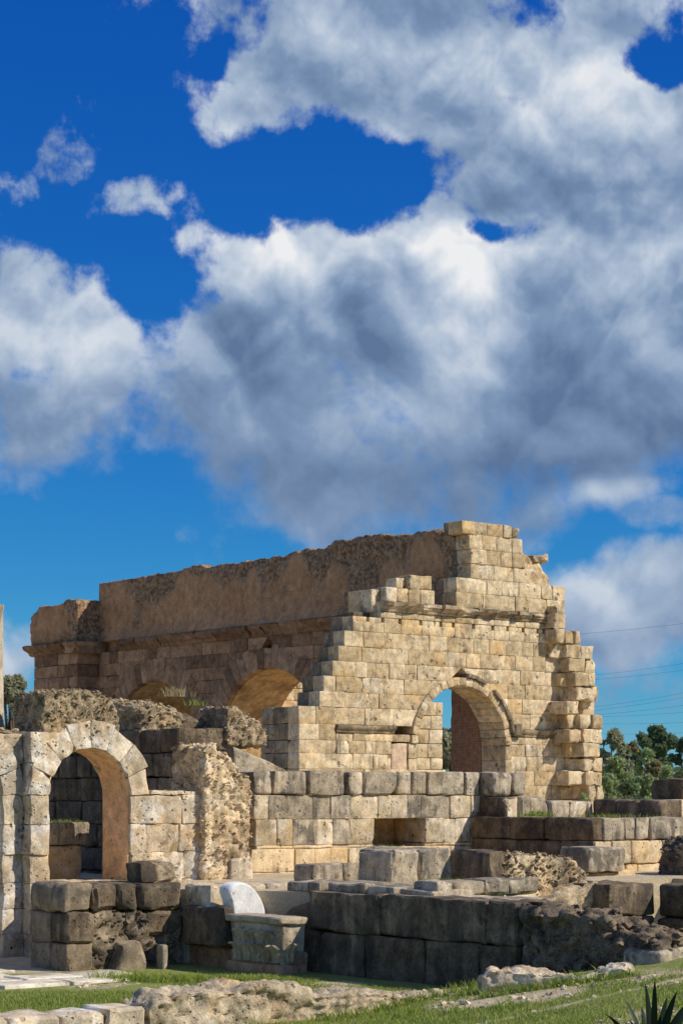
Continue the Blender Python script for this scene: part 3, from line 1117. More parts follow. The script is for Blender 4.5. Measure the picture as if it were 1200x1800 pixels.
# top course under the cornice: each stone has a beam socket notched out of its upper corner
js = [620, 649, 675, 705, 742, 777, 799, 834, 868, 894, 921, 947, 958]
for i in range(len(js) - 1):
    a, b = ua(js[i]) + 0.008, ua(js[i + 1]) - 0.008
    z0, z1, zn = H + 5.868, H + 6.392, H + 6.22
    m_ = pick(FAC)
    o = hexblock(fac, 'block', box_cor(a, b, WF, WF + 0.62, z0, zn), m_, sp=0.2, r=0.006, amp=0.006)
    o2 = hexblock(fac, 'block', box_cor(a, b - 0.13, WF + 0.004, WF + 0.62, zn - 0.03, z1), m_, sp=0.2, r=0.006, amp=0.006)
    off = np.array(o2.location) - np.array(o.location)
    me1, me2 = o.data, o2.data
    V1 = np.empty(len(me1.vertices) * 3, np.float32); me1.vertices.foreach_get('co', V1); V1 = V1.reshape(-1, 3)
    V2 = np.empty(len(me2.vertices) * 3, np.float32); me2.vertices.foreach_get('co', V2); V2 = V2.reshape(-1, 3) + off
    F1 = [tuple(p.vertices) for p in me1.polygons]
    F2 = [tuple(v + len(V1) for v in p.vertices) for p in me2.polygons]
    o.data = make_mesh('block', np.concatenate([V1, V2]), F1 + F2, m_, 38.0)
    bpy.data.objects.remove(o2)
x0, x1 = ua(620), ua(649)
row(fac, 'w', x0, x1 - x0, H + 5.86, H + 6.40, [WF + 0.62, WF + 1.25], [('limestone_end', 1)], proj=0.02, sp=0.25)
# wall core behind the facing
core(fac, ua(640), UC - RI - 0.2, WF + 0.64, WF + 1.15, 0.5, H + 5.86, 'limestone_side')
core(fac, UC - 2.9, UC + 2.9, WF + 0.64, WF + 1.15, ZS + RI + 0.62, H + 6.4, 'limestone_side')
core(fac, UC + RI + 0.02, ua(990), WF + 0.64, WF + 1.28, 0.2, H + 4.77, 'limestone_side')
core(fac, ua(640), ua(960), WF + 0.63, WF + 1.2, H + 6.0, H + 6.62, 'rubble_dark')
# ring of voussoirs, proud of the wall, and the remains of its outer moulding
voussoirs(fac, 'u', WF, 1.28, UC, ZS, RI, RI + 0.30, 23, FAC, proj=0.10, sp=0.25, r=0.02)
CORN = 'limestone_cornice'
voussoirs(fac, 'u', WF, 0.3, UC, ZS, RI + 0.305, RI + 0.45, 17, CORN, proj=0.20, name='archivolt_moulding',
          skip=(0, 5, 8, 9, 10, 11, 12, 13, 14, 15, 16), sp=0.2, r=0.02, amp=0.03)
# piers under the ring
for z0, z1 in ((1.36, 1.92), (0.82, 1.36), (0.28, 0.82), (-0.3, 0.28), (-0.9, -0.3)):
    row(fac, 'u', WF - 0.05, 1.33, H + z0, H + z1, [UC + RI, UC + RI + 0.36], FAC, sp=0.2)
    row(fac, 'u', WF - 0.03, 1.25, H + z0, H + z1, [UC - RI - 0.42, UC - RI], FAC, sp=0.2)
# masonry filling the left half of the arch
UE = ua(779)
zz = [-0.9, -0.3, 0.28, 0.72, 0.97, 1.40, 1.92, 2.45, 2.95, 3.45, 3.9]
for z0, z1 in zip(zz[:-1], zz[1:]):
    z0, z1 = H + z0, H + z1
    lb, lt = UC - half(z0, ZS, RI), UC - half(z1, ZS, RI)
    e = UE + (0.12 if z1 < H + 1.2 else 0.0) + random.uniform(-0.03, 0.05)
    if e - lt < 0.15:
        continue
    mid = lt + (e - lt) * random.uniform(0.4, 0.65)
    if z0 < H + 0.9 and z1 > H + 0.6:                     # small square opening near the jamb
        row(fac, 'u', WF + 0.02, 0.5, z0, z1, [lb, ua(733)], FAC)
        row(fac, 'u', WF + 0.02, 0.5, z0, z1, [ua(757), e], FAC)
        continue
    row(fac, 'u', WF + 0.02, 0.55, z0, z1, [lb, mid, e] if lt - lb < 0.5 else [lb, e], FAC, xs_top=(lt, e), sp=0.2)
# brick patch and broken holes beside the arch
pb = hexblock(fac, 'brick_patch', box_cor(ua(689), UC - RI - 0.44, WF + 0.03, WF + 0.5, H + 0.45, H + 1.92), 'pink_brick', sp=0.3, r=0.02, amp=0.012)
# impost mouldings
IMP = [(0.02, H + 2.24), (0.07, H + 2.28), (0.07, H + 2.33), (0.14, H + 2.37), (0.19, H + 2.45), (0.19, H + 2.52), (0.02, H + 2.53)]
for a, b in ((590, 622), (622, 655), (655, 692)):
    profile_run(fac, 'impost_moulding', 'u', ua(a) + 0.01, ua(b) - 0.01, WF, IMP, 0.4, CORN)
for a, b in ((903, 942), (943, 984)):
    profile_run(fac, 'impost_moulding', 'u', ua(a), ua(b), WF, IMP, 0.4, CORN)
hexblock(fac, 'impost_stub', box_cor(UC + RO - 0.12, UC + RO + 0.32, WF - 0.22, WF + 0.3, H + 2.25, H + 2.75), CORN, sp=0.12, r=0.05, amp=0.05)
# frieze strip with beam sockets, then the main cornice
jx = [650, 677, 706, 743, 776, 800, 832, 868, 895, 921, 947]
prev = 668
for i in range(2, len(jx)):
    row(fac, 'u', WF, 0.62, H + 6.40, H + 6.63, [ua(prev), ua(jx[i] - 0)], FAC, proj=0.02, sp=0.25, r=0.015, amp=0.01)
    prev = jx[i]
row(fac, 'u', WF, 0.62, H + 6.40, H + 6.63, [ua(947), ua(958)], FAC)
MAIN = [(0.03, H + 6.63), (0.10, H + 6.68), (0.10, H + 6.73), (0.20, H + 6.78), (0.24, H + 6.83), (0.34, H + 6.86), (0.36, H + 6.96), (0.30, H + 6.99), (0.02, H + 7.0)]
cx = [672, 705, 738, 772, 800, 835, 868, 902, 932, 958]
for a, b in zip(cx[:-1], cx[1:]):
    profile_run(fac, 'cornice_block', 'u', ua(a) + 0.012, ua(b) - 0.012, WF, MAIN, 0.7, CORN, sp=0.18, amp=0.02, chipamp=0.17)
row(fac, 'w', ua(672), 0.7, H + 6.42, H + 7.0, [WF + 0.1, WF + 0.75, WF + 1.25], FAC)
# stones standing on the cornice, left group
row(fac, 'u', WF + 0.05, 0.75, H + 7.0, H + 7.53, [ua(679), ua(699), ua(719), ua(740), ua(765)], FAC, sp=0.2, proj=0.03)
row(fac, 'u', WF + 0.1, 0.7, H + 7.53, H + 8.05, [ua(724), ua(763)], FAC, sp=0.15, amp=0.03, r=0.04)
row(fac, 'u', WF + 0.35, 0.6, H + 7.53, H + 7.93, [ua(706), ua(724)], FAC, sp=0.15, amp=0.03, r=0.04)
row(fac, 'w', ua(664), 0.5, H + 6.6, H + 7.45, [WF + 0.35, WF + 1.0, WF + 1.7], FAC)
# upper pier
up = [(7.0, 7.55, [801, 848, 852, 905, 928, 960, 986, 992]), (7.55, 8.1, [803, 856, 882, 912, 950, 970, 992]), (8.1, 8.65, [827, 842, 868, 903, 932]),
      (8.65, 9.2, [827, 855, 880, 900, 922]), (9.2, 9.75, [825, 848, 873, 900, 918]), (9.75, 10.22, [811, 834, 857, 884, 898])]
for z0, z1, js in up:
    xs = [ua(p) for p in js]
    row(fac, 'u', WF + 0.02, 0.75, H + z0, H + z1, xs, FAC, proj=0.04, sp=0.18, r=0.016, amp=0.018, gap=0.005, mortar='lime_mortar')
    row(fac, 'w', xs[0], 0.7, H + z0, H + z1, [WF + 0.77, WF + 1.02], [('limestone_end', 1)], proj=0.03)
row(fac, 'u', WF + 0.05, 0.7, H + 7.53, H + 8.05, [ua(972), ua(990)], FAC, sp=0.15, amp=0.03)
fr = rubble(fac, 'rubble_core', ua(905), ua(990), WF + 0.25, WF + 1.9, H + 7.0,
            ztop_pts([(ua(900), H + 9.75), (ua(925), H + 9.3), (ua(950), H + 8.95), (ua(968), H + 8.5), (ua(975), H + 7.7), (ua(992), H + 7.4)]),
            'rubble_orange', sp=0.12, amp=0.07, big=0.12)
hexblock(fac, 'block', box_cor(ua(940), ua(968), WF + 0.1, WF + 0.9, H + 8.95, H + 9.3), 'rubble', sp=0.1, r=0.1, amp=0.07)
hexblock(fac, 'block', box_cor(ua(902), ua(916), WF + 0.1, WF + 0.9, H + 9.78, H + 10.15), 'rubble', sp=0.1, r=0.1, amp=0.06)
# torn stub of the cross wall at the right end: toothing stones, each at its own projection
stub = [
    (6.97, 7.3, [(976, 992, 0.45)]), (6.40, 6.97, [(976, 993, 0.55)]),
    (5.86, 6.40, [(976, 991, 0.65), (991, 1008, 0.45), (1008, 1020, 0.3)]),
    (5.31, 5.86, [(968, 993, 0.2), (994, 1020, 0.42), (1020, 1043, 0.40)]),
    (4.77, 5.31, [(1002, 1030, 0.5), (1030, 1044, 0.46)]),
    (4.23, 4.77, [(984, 1007, 0.36), (1012, 1036, 0.80), (1036, 1048, 0.78)]),
    (3.685, 4.23, [(985, 1002, 0.10), (1012, 1048, 0.78)]),
    (3.14, 3.685, [(994, 1019, 0.95), (1021, 1047, 0.48)]),
    (2.6, 3.14, [(996, 1016, 0.50), (1018, 1041, 0.82), (1042, 1058, 0.82)]),
    (2.056, 2.6, [(1000, 1023, 0.82), (1023, 1057, 0.86)]),
    (1.513, 2.056, [(1002, 1018, 0.40), (1023, 1057, 0.84)]),
    (0.97, 1.513, [(1002, 1017, 0.30), (1025, 1041, 0.70), (1041, 1057, 0.76)]),
    (0.427, 0.97, [(1000, 1030, 0.80), (1030, 1058, 0.78)]),
    (-0.116, 0.427, [(985, 1010, 0.15), (1012, 1031, 0.25), (1033, 1046, 0.85), (1046, 1060, 0.82)]),
    (-0.66, -0.116, [(985, 1010, 0.15), (1012, 1033, 0.3), (1035, 1060, 0.85)]),
    (-1.2, -0.66, [(985, 1030, 0.3), (1035, 1060, 0.85)]),
]
for z0, z1, bl in stub:
    for a, b, p in bl:
        p += random.uniform(-0.10, 0.10) * min(1, p * 3)
        u0, u1 = W(a + random.uniform(-2.5, 2.5), WF - p)[0], W(b + random.uniform(-3, 2), WF - p)[0]
        hexblock(fac, 'block', box_cor(u0 + 0.006, u1 - 0.006, WF - p, WF + 0.5, H + z0 + 0.006, H + z1 - random.choice([0.006, 0.006, 0.05])), pick(FAC), sp=0.11, r=0.03, amp=0.045, chip=2.0, freq=4.0)
rubble(fac, 'rubble_core', ua(985), ua(1046), WF + 0.02, WF + 1.2, 0.3,
       ztop_pts([(ua(985), H + 6.4), (ua(1005), H + 6.25), (ua(1030), H + 5.7), (ua(1046), H + 5.2)]), 'rubble_orange', sp=0.16, amp=0.06, big=0.08)

# brick jamb wall seen through the great arch
bw = thing('brick_wall', 'dark red brick wall inside the great arch', 'wall', UC + RI + 0.1, WF + 1.3)
hexblock(bw, 'brick_face', box_cor(UC + RI + 0.03, UC + RI + 0.75, WF + 1.33, WF + 3.02, 1.2, H + 5.4), 'red_brick', sp=0.2, r=0.03, amp=0.03)
hexblock(bw, 'footing', box_cor(UC + RI - 0.05, UC + RI + 0.85, WF + 1.32, WF + 3.1, 0.3, 1.25), 'limestone_side', sp=0.2, r=0.04, amp=0.03)

# ------------------------------------------------------------------ long vaulted side wall
sw = thing('vaulted_side_wall', 'long shaded brown wall with plaster, cornice and two arches, left of the facade', 'ruin', UL, 58.0)
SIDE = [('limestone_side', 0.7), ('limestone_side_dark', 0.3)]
AR = [(59.9, H + 1.47, 3.9, 1.02), (68.5, H + 1.47, 3.9, 1.02), (77.1, H + 1.45, 3.75, 1.0)]
TW = 3.0
circ = [(a, z, r + t * 0.8) for a, z, r, t in AR]
zc = H + 6.72
zs_ = [zc - 0.56 * k for k in range(0, 12)]
for z1, z0 in zip(zs_[:-1], zs_[1:]):
    if z0 < 1.0:
        break
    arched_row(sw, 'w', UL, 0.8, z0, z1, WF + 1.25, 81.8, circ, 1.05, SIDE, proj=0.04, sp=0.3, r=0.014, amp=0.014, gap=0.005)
for (a, z, r, t) in AR:
    voussoirs(sw, 'w', UL, 0.9, a, z, r, r + t, 25 if r > 3.8 else 24, SIDE, proj=0.03, sp=0.3, r=0.02, a_from=0.25, a_to=(math.pi - 0.25) if a > 60 else math.pi * 0.62,
              r1f=lambda i: r + t + random.choice([0, 0.0, 0.12, -0.15]))
    # barrel vault behind the ring
    nseg, V, fs = 28, [], []
    for i in range(nseg + 1):
        th = (math.pi if a > 60 else 2.2) * i / nseg
        for rr in (r - 0.03, r + 0.5):
            for uu in (UL + 0.25, UL + (TW if a < 70 else 5.6)):
                V.append((uu, a + rr * math.cos(th), z + rr * math.sin(th)))
    for i in range(nseg):
        b0, b1 = i * 4, (i + 1) * 4
        fs += [(b0, b1, b1 + 1, b0 + 1), (b0 + 2, b0 + 3, b1 + 3, b1 + 2), (b0, b0 + 2, b1 + 2, b1), (b0 + 1, b1 + 1, b1 + 3, b0 + 3)]
    me = make_mesh('vault_soffit', np.array(V) - np.array([UL, 58.0, 0]), fs, 'vault_plaster', 40)
    link('vault_soffit', me, sw)
    pw_ = {59.9: 0.78, 68.5: 0.92, 77.1: 0.85}[a]
    hexblock(sw, 'vault_pier', box_cor(UL + 0.85, UL + (TW if a < 70 else 5.6), a + r - 0.02, a + r + pw_, 0.5, z + 1.0), 'vault_plaster', sp=0.5, r=0.02)
core(sw, UL + 0.8, UL + TW, WF + 1.3, 81.8, H + 5.95, zc, 'limestone_side')
SCORN = [(0.02, zc - 0.05), (0.12, zc + 0.02), (0.14, zc + 0.12), (0.32, zc + 0.20), (0.44, zc + 0.28), (0.48, zc + 0.42), (0.38, zc + 0.48), (0.0, zc + 0.49)]
a = WF + 1.3
while a < 81.4:
    b = min(81.75, a + random.uniform(1.0, 1.9))
    if not (random.random() < 0.08):
        profile_run(sw, 'cornice_block', 'w', a + 0.015, b - 0.015, UL, [(p * random.uniform(0.65, 1.1), z) for p, z in SCORN], 0.8, 'limestone_side_dark', sp=0.2, amp=0.025, chipamp=0.12)
    a = b
# vault core with clinging plaster above the cornice
prof = []
for px, py in ((780, 938), (762, 930), (735, 935), (700, 941), (668, 938), (620, 945), (585, 950), (560, 962), (500, 972), (440, 985), (385, 994), (352, 996), (335, 993), (328, 1000), (260, 1012), (172, 1027)):
    w_, s_ = U(px, UL)
    prof.append((w_, Zp(py, s_)))
prof.append((WF + 1.2, H + 10.0))


def bare(P):
    z = P[:, 2] - (H + 7.2)
    q = P * np.array([0.8, 0.75, 0.55])
    n = fbm(q, 41, 5)
    return np.clip((n - 0.5) * 2.6 + 0.40 * sstep(1.3, 2.5, z) + 0.30 * sstep(2.2, 2.8, z) + 0.42 * np.exp(-((P[:, 1] - 60.5) / 3.0) ** 2) + 0.12, 0, 1)


def skew_vault(P):
    z = P[:, 2] - (H + 7.2)
    front = P[:, 0] < UL + 0.4
    P = P.copy()
    bulge = -0.30 * np.exp(-np.clip(z, 0, 9) / 0.35) + 0.05
    bb = bare(P)
    n = (fbm(P * 3.1, 77, 3) - 0.5) * 0.34 * bb + (worley(P * 3.6, 9) - 0.5) * 0.20 * bb + 0.10 * bb
    P[:, 0] += np.where(front, bulge + n, 0)
    P[:, 2] += (P[:, 2] > H + 9.4) * (fbm(P * 2.6, 5, 3) - 0.45) * 0.30
    return P


rubble(sw, 'plastered_vault_core', UL, UL + 2.4, WF + 1.0, 81.8, H + 7.19, ztop_pts(prof, 1), 'plaster_and_core', sp=0.13, amp=0.035, big=0.05, r=0.1,
       attr={'bare': bare}, skew=skew_vault, cob=0.5)
core(sw, UL + 0.3, UL + TW, WF + 1.3, 81.7, zc, H + 7.25, 'limestone_side')
# end pier with its own cornice and eroded core
PU = 50.3
w0p, w1p = 81.6, 85.5
for z1, z0 in zip(zs_[:-1], zs_[1:]):
    if z0 < 1.0:
        break
    row(sw, 'w', PU, 1.2, z0, z1, splits(w0p, w1p, 0.9), SIDE, proj=0.03, sp=0.3, r=0.02)
for a, b in ((81.25, 82.4), (82.4, 83.6), (83.6, 84.8), (84.8, 85.8)):
    profile_run(sw, 'cornice_block', 'w', a + 0.01, b - 0.01, PU, SCORN, 1.1, 'limestone_side_dark', sp=0.2, amp=0.03, chipamp=0.12)
profile_run(sw, 'cornice_block', 'u', PU - 0.3, UL - 0.05, w0p, [(p * 0.8, z) for p, z in SCORN], 0.6, 'limestone_side', sp=0.2, amp=0.03)
rubble(sw, 'pier_core', PU - 0.05, PU + 1.4, w0p + 0.02, w1p + 0.25, H + 7.19, ztop_pts([(81.5, H + 9.15), (82.6, H + 9.2), (83.0, H + 9.0), (85.0, H + 9.05), (85.8, H + 8.6)], 1),
       'plaster_and_core', sp=0.12, amp=0.05, big=0.12, r=0.1, attr={'bare': lambda P: np.clip(0.2 + (P[:, 1] < 82.4) * 0.6 + (fbm(P * 0.8, 3, 3) - 0.5) * 1.8, 0, 1)})

core(sw, PU + 0.3, PU + 1.45, w0p + 0.1, w1p - 0.1, 0.6, H + 7.25, 'limestone_side_dark')
# sunlit wall inside the hall, seen through the right-hand arch
iw = thing('inner_hall_wall', 'small patch of sunlit wall with slit seen through the side arch', 'wall', 57.0, 74.5)
uu0 = 56.0
for k in range(16):
    z0 = 1.2 + 0.56 * k
    if 9 <= k <= 10:
        row(iw, 'u', 74.0, 0.8, z0, z0 + 0.56, splits(53.4, 57.62, 1.0), FAC, sp=0.4)
        row(iw, 'u', 74.0, 0.8, z0, z0 + 0.56, splits(57.95, 62.0, 1.0), FAC, sp=0.4)
    else:
        row(iw, 'u', 74.0, 0.8, z0, z0 + 0.56, splits(53.4, 62.0, 1.0), FAC, sp=0.4)


# ------------------------------------------------------------------ near arched wall (left)
WA = 33.7
NEAR = [('limestone_near', 1.0)]
KW = dict(sp=0.085, r=0.008, amp=0.028, chip=0.9, freq=5.0)
na = thing('arched_wall', 'pale drilled limestone wall with round arch capped by rubble, left side', 'ruin', 19.74, WA)
ac, asp, ri, ro = 21.07, H + 0.02, 0.92, 1.40
lv = [-0.05, 0.40, 0.88, 1.36, 1.90, 2.46, 3.02]
for z0, z1 in zip(lv[:-1], lv[1:]):
    row(na, 'u', WA, 1.0, z0, z1, [19.74, ac - ri], NEAR, proj=0.03, gap=0.003, mortar='lime_mortar', **KW)
    if z1 <= 1.37:
        row(na, 'u', WA + 0.05, 0.95, z0, z1, splits(ac - ri, ac + ri, 0.9), NEAR, gap=0.003, mortar='lime_mortar', **KW)
    row(na, 'u', WA, 1.0, z0, z1, [ac + ri, ac + ri + random.uniform(0.35, 0.55)] + splits(ac + ri + 0.5, W(367, WA)[0], 0.62)[1:], NEAR, proj=0.03, gap=0.003, mortar='lime_mortar', **KW)
row(na, 'u', WA, 1.0, 3.02, 3.12, splits(ac + ro, W(367, WA)[0], 0.8), NEAR, **KW)
# spandrel left of the ring, then the ring itself
for z0, z1 in ((3.02, 3.62), (3.62, 4.22)):
    hb, ht = half(z0, asp, ro - 0.05), half(z1, asp, ro - 0.05)
    row(na, 'u', WA, 1.0, z0, z1, [19.74, max(19.85, ac - hb)], NEAR, xs_top=(19.74, max(19.85, ac - ht)), **KW)
voussoirs(na, 'u', WA, 1.0, ac, asp, ri, ro, 8, NEAR, proj=0.02, r1f=lambda i: [1.36, 1.42, 1.40, 1.47, 1.45, 1.40, 1.42, 1.38][i], **KW)
# thin lining added inside the arch, its orange standing in for bounced light
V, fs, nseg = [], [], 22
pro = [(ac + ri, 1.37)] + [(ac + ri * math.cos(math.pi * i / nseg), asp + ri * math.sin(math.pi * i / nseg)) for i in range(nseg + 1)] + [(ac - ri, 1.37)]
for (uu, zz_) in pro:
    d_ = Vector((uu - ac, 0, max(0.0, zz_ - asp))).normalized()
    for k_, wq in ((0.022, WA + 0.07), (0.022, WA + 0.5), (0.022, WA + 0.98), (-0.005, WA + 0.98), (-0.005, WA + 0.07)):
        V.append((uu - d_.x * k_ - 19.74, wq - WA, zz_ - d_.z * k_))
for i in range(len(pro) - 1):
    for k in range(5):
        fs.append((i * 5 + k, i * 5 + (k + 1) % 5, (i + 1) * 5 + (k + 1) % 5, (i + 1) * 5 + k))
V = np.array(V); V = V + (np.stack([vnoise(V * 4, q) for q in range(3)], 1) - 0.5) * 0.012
link('intrados_bounce_lining', make_mesh('intrados_bounce_lining', V, fs, 'jamb_bounce_tint', 50), na)
rc = rubble(na, 'rubble_cap', W(97, WA)[0] - 0.25, W(214, WA)[0], WA + 0.04, WA + 1.1, 3.98,
            ztop_pts([(19.5, 4.80), (20.2, 5.02), (20.6, 5.06), (21.2, 5.0), (21.6, 4.85), (21.9, 4.5)]), 'rubble', sp=0.05, amp=0.05, big=0.10, r=0.06, fscale=1.7)
stones_on(rc, na, 260, 0.026, 'rubble')

la = thing('arched_wall', 'pale limestone pier with broken arch spring at left edge of frame', 'ruin', 18.4, WA + 0.27)
WB = WA + 0.27
uj = W(5, WB)[0]
for z0, z1 in zip(lv[:-1], lv[1:]):
    row(la, 'u', WB, 1.0, z0, z1, [uj, 19.735], NEAR, proj=0.03, gap=0.003, mortar='lime_mortar', **KW)
    row(la, 'u', WB, 1.0, z0, z1, [uj - 2.6, uj - 1.84], NEAR, proj=0.03, gap=0.003, mortar='lime_mortar', **KW)
voussoirs(la, 'u', WB, 1.0, uj - ri, asp, ri, ro, 8, [('limestone_near', 1)], proj=0.02, **KW)
row(la, 'u', WB, 1.0, 3.02, 3.6, [uj + 0.42, 19.735], NEAR, xs_top=(uj + 0.2, 19.735), **KW)
row(la, 'u', WB, 1.0, 3.6, 4.2, [uj + 0.2, 19.735], NEAR, xs_top=(uj - 0.4, 19.735), **KW)
rubble(la, 'rubble_cap', uj - 1.2, 19.7, WB + 0.05, WB + 1.0, 4.15, ztop_pts([(17, 4.42), (19.2, 4.35), (19.7, 4.28)]), 'rubble', sp=0.07, amp=0.05)

il = thing('low_inner_wall', 'low stone wall behind the near arch, heavy top slab overhanging', 'wall', 21.0, 35.5)
row(il, 'u', 35.5, 0.7, 2.0, 2.48, [19.6, 20.6, 21.45, 22.2], [('limestone_grey', 1)], sp=0.1, r=0.04, amp=0.03)
hexblock(il, 'block', box_cor(19.6, 22.05, 35.62, 36.1, 1.2, 2.0), 'limestone_warm', sp=0.1, r=0.05, amp=0.05)

# ------------------------------------------------------------------ shaded side wall behind the arch, and rubble stumps on it
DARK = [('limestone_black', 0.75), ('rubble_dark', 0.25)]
dw = thing('shaded_side_wall', 'dark shaded masonry wall running back behind the near arch, rubble on top', 'ruin', 23.72, 35.0)
for k in range(7):
    z0 = 0.9 + 0.5 * k
    row(dw, 'w', 23.72, 0.9, z0, z0 + 0.5, splits(34.5, 40.8, 0.8), DARK, proj=0.05, sp=0.16, r=0.03, amp=0.025)
core(dw, 23.9, 24.9, 36.1, 40.6, 0.9, 4.4)
row(dw, 'u', 36.0, 0.6, 3.3, 3.85, [23.75, 24.3, 24.85], [('limestone_grey', 1)], sp=0.14)
row(dw, 'u', 36.0, 0.6, 3.85, 4.42, [23.75, 24.45, 24.85], [('limestone_grey', 1)], sp=0.14)
d2 = rubble(dw, 'rubble_cap', 23.75, 24.82, 36.0, 40.6, 4.36, ztop_pts([(36.0, 4.80), (36.6, 4.92), (37.5, 5.08), (39, 5.0), (40.6, 4.8)], 1), 'rubble', sp=0.06, amp=0.055, big=0.11, r=0.06, fscale=1.6)
stones_on(d2, dw, 200, 0.03, 'rubble')

b1 = thing('rubble_buttress', 'sunlit rubble buttress with sloping top right of the pale wall', 'ruin', 24.2, 33.5)
rb = rubble(b1, 'rubble_core', 23.62, 24.76, 33.5, 34.7, 0.6, ztop_pts([(23.6, 4.02), (23.85, 4.04), (24.1, 3.85), (24.4, 3.62), (24.7, 3.42)]), 'rubble_orange', sp=0.045, amp=0.05, big=0.08, r=0.05, fscale=1.7)
stones_on(rb, b1, 260, 0.024, 'rubble_orange')
hexblock(b1, 'block', box_cor(24.2, 24.74, 33.42, 33.7, 0.7, 1.75), 'limestone_near', sp=0.1, r=0.05, amp=0.04)

b2 = thing('rubble_stump', 'lit rubble stump with flat face resting on slanted stone, above the ashlar wall', 'ruin', 26.9, 36.5)
rb = rubble(b2, 'rubble_core', 26.33, 27.42, 36.5, 37.55, 4.12, ztop_pts([(26.3, 4.98), (26.6, 4.95), (27.0, 4.75), (27.4, 4.5)]), 'rubble', sp=0.05, amp=0.045, big=0.06, r=0.05, fscale=1.7)
stones_on(rb, b2, 240, 0.025, 'rubble')
hexblock(b2, 'slanted_stone', [(26.3, 36.2, 3.2), (26.35, 36.3, 4.1), (26.3, 37.5, 3.2), (26.35, 37.5, 4.12), (27.95, 36.2, 3.2), (27.8, 36.3, 3.62), (27.95, 37.5, 3.2), (27.8, 37.5, 3.7)], 'limestone_grey', sp=0.1, r=0.05, amp=0.04)
for k, zz0 in enumerate((2.4, 2.95, 3.5, 4.0)):
    row(b2, 'w', 25.9, 0.9, zz0, zz0 + 0.5, splits(36.6, 38.6, 0.7), DARK, proj=0.06, sp=0.16)
rb = rubble(b2, 'rubble_core', 25.6, 26.4, 37.3, 38.8, 2.4, ztop_pts([(37.3, 4.72), (38, 4.85), (38.8, 4.6)], 1), 'rubble_dark', sp=0.09, amp=0.06)

# ------------------------------------------------------------------ ashlar wall with square niche
WW = 35.4
aw = thing('ashlar_wall', 'long low wall of grey weathered blocks with a small square niche', 'wall', W(444, WW)[0], WW)


def ub(px):
    return W(px, WW)[0]


TOPS = [('limestone_grey', 1.0)]
MIDS = [('limestone_wall', 0.8), ('limestone_grey', 0.2)]
LOWS = [('limestone_wall', 0.7), ('limestone_warm', 0.3)]
wr = [(3.03, 3.57, [[444, 479, 540, 606, 636, 697, 723, 750, 816, 842]], TOPS, 0.05),
      (2.50, 3.03, [[447, 472, 550, 581, 616, 664, 688, 716, 740, 790, 826, 842]], [('limestone_grey', 0.5), ('limestone_wall', 0.5)], 0.03),
      (1.93, 2.50, [[450, 487, 515, 551, 585, 615, 657], [746, 779, 826, 846]], MIDS, 0.03),
      (1.86, 1.93, [[450, 515, 585, 657], [746, 800, 846]], LOWS, 0.02),
      (1.36, 1.86, [[441, 518, 553, 580, 612, 680, 740, 790, 846]], LOWS, 0.02),
      (0.85, 1.36, [[441, 490, 560, 620, 700, 780, 846]], LOWS, 0.02)]
for z0, z1, segs, mt, pj in wr:
    for js in segs:
        if z1 > 3.2:
            for a, b in zip(js[:-1], js[1:]):     # top course: rounded, gappy
                zt = z1 + random.uniform(-0.03, 0.02)
                hexblock(aw, 'block', box_cor(ub(a) + 0.02, ub(b) - random.choice([0.02, 0.03, 0.06]), WW - random.uniform(0, 0.08), WW + 0.85, z0 + 0.01, zt),
                         'limestone_grey', sp=0.11, r=0.04, amp=0.024, chip=1.2)
        else:
            row(aw, 'u', WW, 0.75 if z1 < 2.6 else 1.3, z0, z1, [ub(p) for p in js], mt, proj=pj, sp=0.13, r=0.014, amp=0.016, gap=0.005, mortar='lime_mortar')
n0, n1 = ub(657), ub(746)
hexblock(aw, 'niche_back', box_cor(n0 - 0.3, n1 + 0.3, WW + 1.1, WW + 1.5, 1.7, 2.6), 'vault_plaster', sp=0.2, r=0.02)  # orange on niche back and sides carries bounced light in the colour
row(aw, 'w', n1, 0.5, 1.86, 2.50, [WW + 0.76, WW + 1.1], [('vault_plaster', 1)], sp=0.15)
hexblock(aw, 'niche_side', box_cor(n0 - 0.4, n0, WW + 0.76, WW + 1.1, 1.86, 2.50), 'vault_plaster', sp=0.2, r=0.02)
core(aw, ub(446), n0 - 0.4, WW + 0.76, WW + 1.3, 0.8, 2.5)
core(aw, n1 + 0.5, ub(842), WW + 0.76, WW + 1.3, 0.8, 2.5)

# ------------------------------------------------------------------ stepped walls to the right
pw = thing('stepped_wall', 'stepped grey ashlar wall projecting from the niche wall toward the right', 'wall', 33.0, 34.5)
GR = [('limestone_grey', 0.75), ('limestone_wall', 0.25)]
hexblock(pw, 'block', box_cor(32.85, 33.5, 34.95, 36.2, 3.0, 3.57), 'limestone_grey', sp=0.1, r=0.1, amp=0.03)
row(pw, 'u', 34.95, 1.2, 3.0, 3.56, [33.5, W(925, 34.95)[0]], GR, sp=0.12, r=0.06, amp=0.03)
for z0, z1 in ((2.5, 2.99), (2.0, 2.5)):
    row(pw, 'w', 32.8, 0.6, z0, z1, [34.5, 35.38], [('limestone_black', 1)], sp=0.12)
row(pw, 'u', 34.5, 0.9, 2.42, 2.99, [W(p, 34.5)[0] for p in (888, 912, 931, 966)], GR, proj=0.05, sp=0.12, r=0.06, amp=0.03)
row(pw, 'u', 34.5, 0.9, 2.42, 2.90, [W(p, 34.5)[0] for p in (966, 1000, 1030, 1042)], GR, proj=0.05, sp=0.12, r=0.05, amp=0.03)

